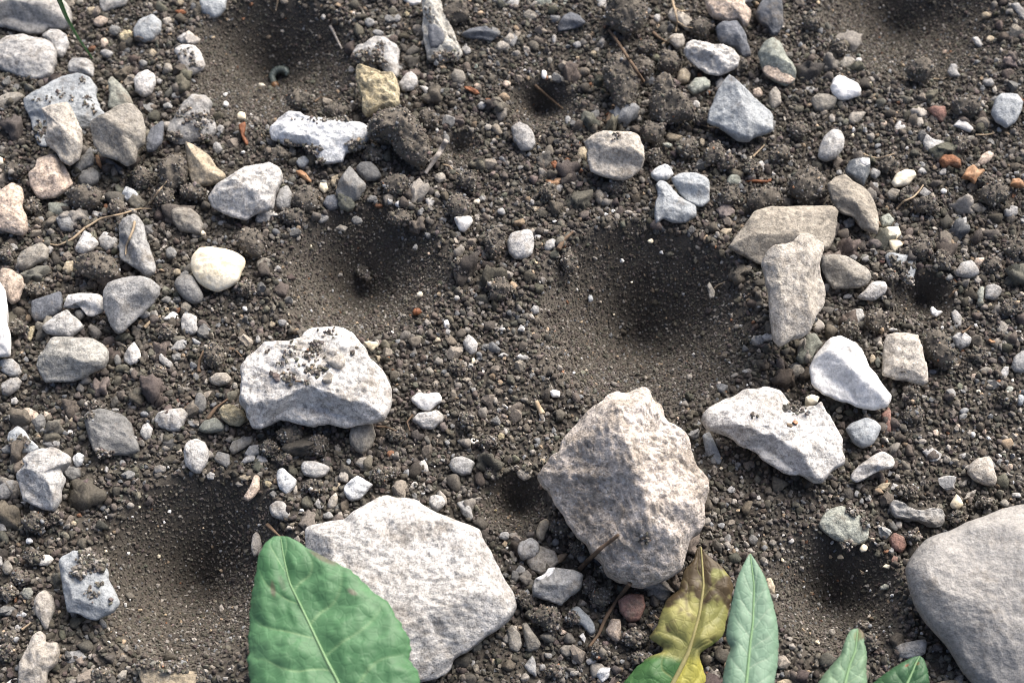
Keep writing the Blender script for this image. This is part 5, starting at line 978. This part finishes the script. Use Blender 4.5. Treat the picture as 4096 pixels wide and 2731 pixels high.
leaf("withered leaf, yellow and brown above and green below, leaning on the craggy rock", 10,
     [(1300, 620), (1310, 740), (1320, 900), (1290, 1100), (1220, 1350), (1165, 1460), (1110, 1568), (1050, 1700), (1000, 1850)],
     [(1300, 620), (1265, 640), (1262, 720), (1190, 780), (1165, 860), (1160, 930), (1090, 960), (1062, 1000), (1030, 1080), (1000, 1180), (935, 1250), (1000, 1280), (1060, 1330), (1045, 1352), (960, 1370), (880, 1430), (820, 1500), (760, 1568), (790, 1700), (990, 1850)],
     [(1300, 620), (1335, 680), (1420, 740), (1480, 800), (1532, 880), (1522, 960), (1500, 1060), (1480, 1150), (1470, 1230), (1400, 1290), (1325, 1340), (1285, 1362), (1310, 1420), (1335, 1490), (1350, 1568), (1280, 1700), (1010, 1850)],
     .7, -.22, withered, RIBY, veins=4, fold=.08, quilt=.065, teeth=.03, rib=.03)
leaf("blunt green leaf with a torn brown tip, second leaf from the right", 11,
     [(618, 1192), (610, 1270), (600, 1350), (560, 1450), (530, 1568), (500, 1750), (490, 1900)],
     [(618, 1192), (575, 1196), (548, 1235), (520, 1310), (505, 1370), (450, 1430), (390, 1500), (350, 1568), (360, 1750), (480, 1900)],
     [(618, 1192), (645, 1200), (668, 1240), (660, 1290), (682, 1335), (690, 1400), (686, 1450), (696, 1568), (650, 1750), (500, 1900)],
     1.5, -.10, green((.14, .24, .15), (.20, .30, .19), (.30, .38, .22), [(.06, .75, .06, .5, (.11, .06, .035)), (.08, .1, .05, .5, (.19, .22, .11))]), RIB, veins=5, fold=.08, quilt=.022, teeth=.035, rib=.022)
leaf("dark green leaf with a rounded tip at the bottom edge by the huge boulder", 11,
     [(1045, 1380), (1020, 1430), (1000, 1480), (960, 1568), (900, 1700), (860, 1850)],
     [(1045, 1380), (1000, 1388), (950, 1412), (880, 1450), (790, 1510), (720, 1568), (690, 1700), (850, 1850)],
     [(1045, 1380), (1068, 1395), (1085, 1430), (1105, 1490), (1122, 1568), (1060, 1700), (870, 1850)],
     1.2, -.12, green((.030, .085, .035), (.055, .13, .065), (.12, .22, .1), [(.12, .1, .03, .25, (.16, .12, .05)), (.2, -.55, .03, .1, (.2, .06, .03))]), RIB, veins=5, fold=.08, quilt=.03, rib=.022)

# ------------------------------------------------------------------ crumbs lying on stones, finest pebbles, and the soil grains (past counting: one object each)
def crumbs_on(ref, t, spots, seed):
    r = np.random.default_rng(seed); V = SURF[ref]; px = to_px(V); Ps, Rs = [], []
    for x, y, w_, h_, n in spots:
        c = tile_px(t, [(x, y)])[0]; d = np.hypot((px[:, 0] - c[0]) / (w_ / 3.445), (px[:, 1] - c[1]) / (h_ / 3.445)); ok = np.flatnonzero(d < 1)
        if len(ok) < 3: ok = np.argsort(d)[:3]
        ix = r.choice(ok, int(n)); rad = r.uniform(.014, .04, len(ix)) * (1 + .7 * (r.random(len(ix)) < .08))
        P = V[ix] + r.normal(0, .03, (len(ix), 3)) * [1, 1, 0] + np.array([0, 0, 1]) * (rad * .4)[:, None] + np.array([0, 0, .05]) * (r.random(len(ix)) * (n > 60))[:, None]; Ps.append(P); Rs.append(rad)
    P, R_ = np.concatenate(Ps), np.concatenate(Rs); return grains(P, R_, 1, r, grain_colours(len(P), r, 1.35))
parts = [
 crumbs_on('the big white rock', 5, [(410, 820, 110, 70, 45), (370, 880, 70, 60, 28), (390, 985, 90, 50, 36), (450, 980, 60, 50, 24), (220, 1040, 90, 60, 40), (260, 830, 40, 40, 8), (210, 870, 60, 50, 12), (150, 940, 50, 30, 8), (500, 730, 90, 50, 22), (90, 855, 30, 20, 4), (680, 855, 30, 20, 5), (350, 1075, 60, 40, 10), (130, 1020, 30, 30, 5), (350, 940, 300, 220, 40)], 1),
 crumbs_on('the blue-grey plate', 8, [(620, 740, 130, 100, 420), (690, 740, 110, 90, 320), (550, 810, 70, 60, 130), (585, 690, 30, 50, 50), (680, 890, 60, 40, 16), (620, 940, 60, 60, 14), (660, 970, 40, 30, 8), (750, 1000, 30, 20, 4)], 2),
 crumbs_on('the crumb-dotted blue slab', 0, [(420, 640, 60, 60, 14), (260, 690, 60, 40, 8), (335, 680, 40, 30, 6), (490, 680, 30, 30, 5), (600, 670, 60, 40, 10), (570, 560, 40, 40, 8), (600, 720, 100, 30, 14), (650, 765, 40, 40, 7), (280, 900, 90, 150, 60)], 3),
 crumbs_on('the pitted slab', 0, [(1270, 360, 60, 50, 10), (1310, 380, 50, 40, 9), (1250, 370, 20, 20, 3), (1330, 440, 60, 40, 8), (1360, 470, 40, 30, 5), (1300, 450, 40, 40, 5)], 4),
 crumbs_on('the white flagstone', 7, [(170, 1255, 110, 50, 60), (255, 1270, 40, 20, 10), (175, 1358, 30, 25, 5)], 5),
 crumbs_on('the white flagstone', 6, [(1660, 1302, 22, 22, 4)], 6),
 crumbs_on('the buried white rock', 1, [(700, 1010, 120, 80, 160), (320, 1040, 130, 60, 90), (220, 1005, 140, 40, 70), (430, 1030, 50, 60, 25), (600, 820, 140, 40, 60), (440, 1120, 80, 40, 30), (380, 830, 300, 30, 40)], 7),
 crumbs_on('the pale angular stone', 1, [(760, 400, 170, 90, 240), (720, 440, 100, 60, 120), (850, 330, 70, 90, 40), (850, 440, 120, 90, 60)], 8),
 crumbs_on('the tall tapering stone', 1, [(1300, 410, 170, 90, 130), (1250, 460, 50, 90, 30), (1200, 100, 60, 120, 14)], 9),
 crumbs_on('the mottled grey stone', 0, [(1210, 940, 110, 60, 60), (1400, 830, 120, 120, 60), (1290, 800, 120, 110, 40), (1430, 950, 90, 40, 50)], 10),
 crumbs_on('the green speckled stone', 11, [(590, 385, 90, 50, 80), (670, 460, 40, 110, 70), (540, 608, 120, 30, 50)], 11),
 crumbs_on('the craggy rock', 10, [(905, 570, 60, 80, 30), (580, 800, 60, 60, 20)], 13),
 crumbs_on('the buried beige stone', 8, [(1000, 1440, 150, 60, 120), (1200, 1470, 250, 50, 120), (1380, 1530, 70, 70, 50)], 14),
 crumbs_on('the curved blue-grey stone', 4, [(130, 1480, 120, 90, 60)], 15), crumbs_on('the dusty blue stone', 7, [(900, 300, 120, 120, 90), (860, 210, 60, 50, 20), (960, 370, 60, 60, 30)], 16),
 crumbs_on('the squarish buff stone', 7, [(928, 993, 22, 25, 5)], 17), crumbs_on('the cream quartz', 4, [(1480, 320, 8, 8, 1)], 18),
 crumbs_on('the flat dark slab', 4, [(700, 1560, 160, 50, 60), (620, 1300, 80, 50, 20)], 19), crumbs_on('the faceted cream-grey stone', 2, [(715, 935, 60, 30, 14)], 20),
]
V, F, C = join(parts)
tag(mesh_obj("soil_crumbs", V, F, GRAIN, smooth_sh=False, origin=np.zeros(3), attrs={"grain": C}), "dark soil crumbs spilled over the tops and edges of stones", "soil", kind="stuff")
Ps, Rs, Cs, r = [], [], [], np.random.default_rng(77)
for t, x, y, w_, h_, mk in REST:
    p = tile_px(t, [(x, y)])[0]; P = on_z([p], 0)[0]
    for _ in range(4): P = on_z([p], ground_z(P[:1], P[1:2])[0] + .05)[0]
    Ps.append(P); Rs.append(math.sqrt(w_ * h_) / 1.7227 / 2 / 4096 * .72 * np.linalg.norm(P - EYE)); Cs.append(RGB[mk])
V, F, C = grains(np.array(Ps), np.array(Rs) * 1.08, 2, r, np.array(Cs))
patch = lambda X, Y: smooth(-.25, .35, fbm(np.stack([X, Y, X * 0], 1) * .35 + 31, 2))
layers = [
    soil_layer(.072, .032, .062, 1, lambda X, Y: (1 - .9 * pit_near(X, Y)), .45, 1),
    soil_layer(.042, .018, .039, 1, lambda X, Y: pit_near(X, Y), .3, 2),
    soil_layer(.105, .05, .085, 2, lambda X, Y: .8 * (1 - .97 * pit_near(X, Y)) * (.5 + .5 * patch(X, Y)), .5, 3),
    soil_layer(.26, .08, .16, 2, lambda X, Y: .75 * (1 - pit_near(X, Y)) * (.3 + .7 * patch(X, Y)), .35, 4),
    soil_layer(.5, .14, .27, 3, lambda X, Y: .42 * (1 - pit_near(X, Y)) * patch(X, Y), .3, 5, 1.15),
]
def pebble_layer(st, r0, r1, keep, seed):
    r = np.random.default_rng(seed); X, Y = jitter_grid(st, r); k = r.random(len(X)) < keep(X, Y) * (1 - pit_near(X, Y)); X, Y = X[k], Y[k]
    rad = r0 + (r1 - r0) * r.random(len(X)) ** 1.6; keys = list('ggnnnmmdlu'); cols = np.array([RGB[keys[i]] for i in r.integers(0, len(keys), len(X))]) * np.exp(r.normal(-.42, .22, len(X)))[:, None]
    return grains(np.stack([X, Y, ground_z(X, Y) + rad * .35], 1), rad, 2, r, cols)
V2, F2, C2 = join([(V, F, C), pebble_layer(.42, .06, .17, lambda X, Y: .36 + 0 * X, 21), pebble_layer(.25, .04, .08, lambda X, Y: .32 + 0 * X, 22)])
tag(mesh_obj("fine_gravel", V2, F2, GRAIN, smooth_sh=False, origin=np.zeros(3), attrs={"grain": C2}), "tiny stone chips and grey grit scattered through the dark soil", "gravel", kind="stuff")
V, F, C = join(layers); SM = np.concatenate([np.full(len(l[1]), i > 1) for i, l in enumerate(layers)])
tag(mesh_obj("soil_grains", V, F, GRAIN, smooth_sh=SM, origin=np.zeros(3), attrs={"grain": C}), "loose dark soil crumbs and fine grit covering the ground and the pits", "soil", kind="stuff")

# ------------------------------------------------------------------ labels: finish the open ones by where each lies next to a landmark, and keep them apart
def where(c, rc):
    dx, dy = c - rc; a = math.degrees(math.atan2(-dy, dx)) % 360
    return ['right of', 'above right of', 'above', 'above left of', 'left of', 'below left of', 'below', 'below right of'][int((a + 22.5) // 45) % 8]
used = {l for _o, l, _c, done in THINGS if done}
for ob, lab, c, done in THINGS:
    if not done:
        near = sorted(REFS, key=lambda q: np.linalg.norm(q[1] - c) - q[2] * .8)
        near = [q for q in near if q[0] not in lab]
        opts = ([lab] if any(q[0] in lab for q in REFS) else []) + [f"{lab} {where(c, q[1])} {q[0]}" for q in near[:2]]
        opts += [f"{lab} {where(c, p[1])} {p[0]} and {where(c, q[1])} {q[0]}" for p, q in ((near[0], near[1]), (near[0], near[2]), (near[1], near[2]), (near[0], near[3]), (near[1], near[3]), (near[0], near[4]), (near[2], near[3]), (near[0], near[5]), (near[1], near[4]))]
        ok = [o_ for o_ in opts if o_ not in used and len(o_.split()) <= 16]
        if not ok: ok = [f"{lab} {['nearest', 'second nearest', 'third nearest', 'fourth nearest'][k]} to {q[0]}" for q in near[:3] for k in range(4)]; ok = [o_ for o_ in ok if o_ not in used]
        lab = ok[0]; used.add(lab)
    ob["label"] = lab
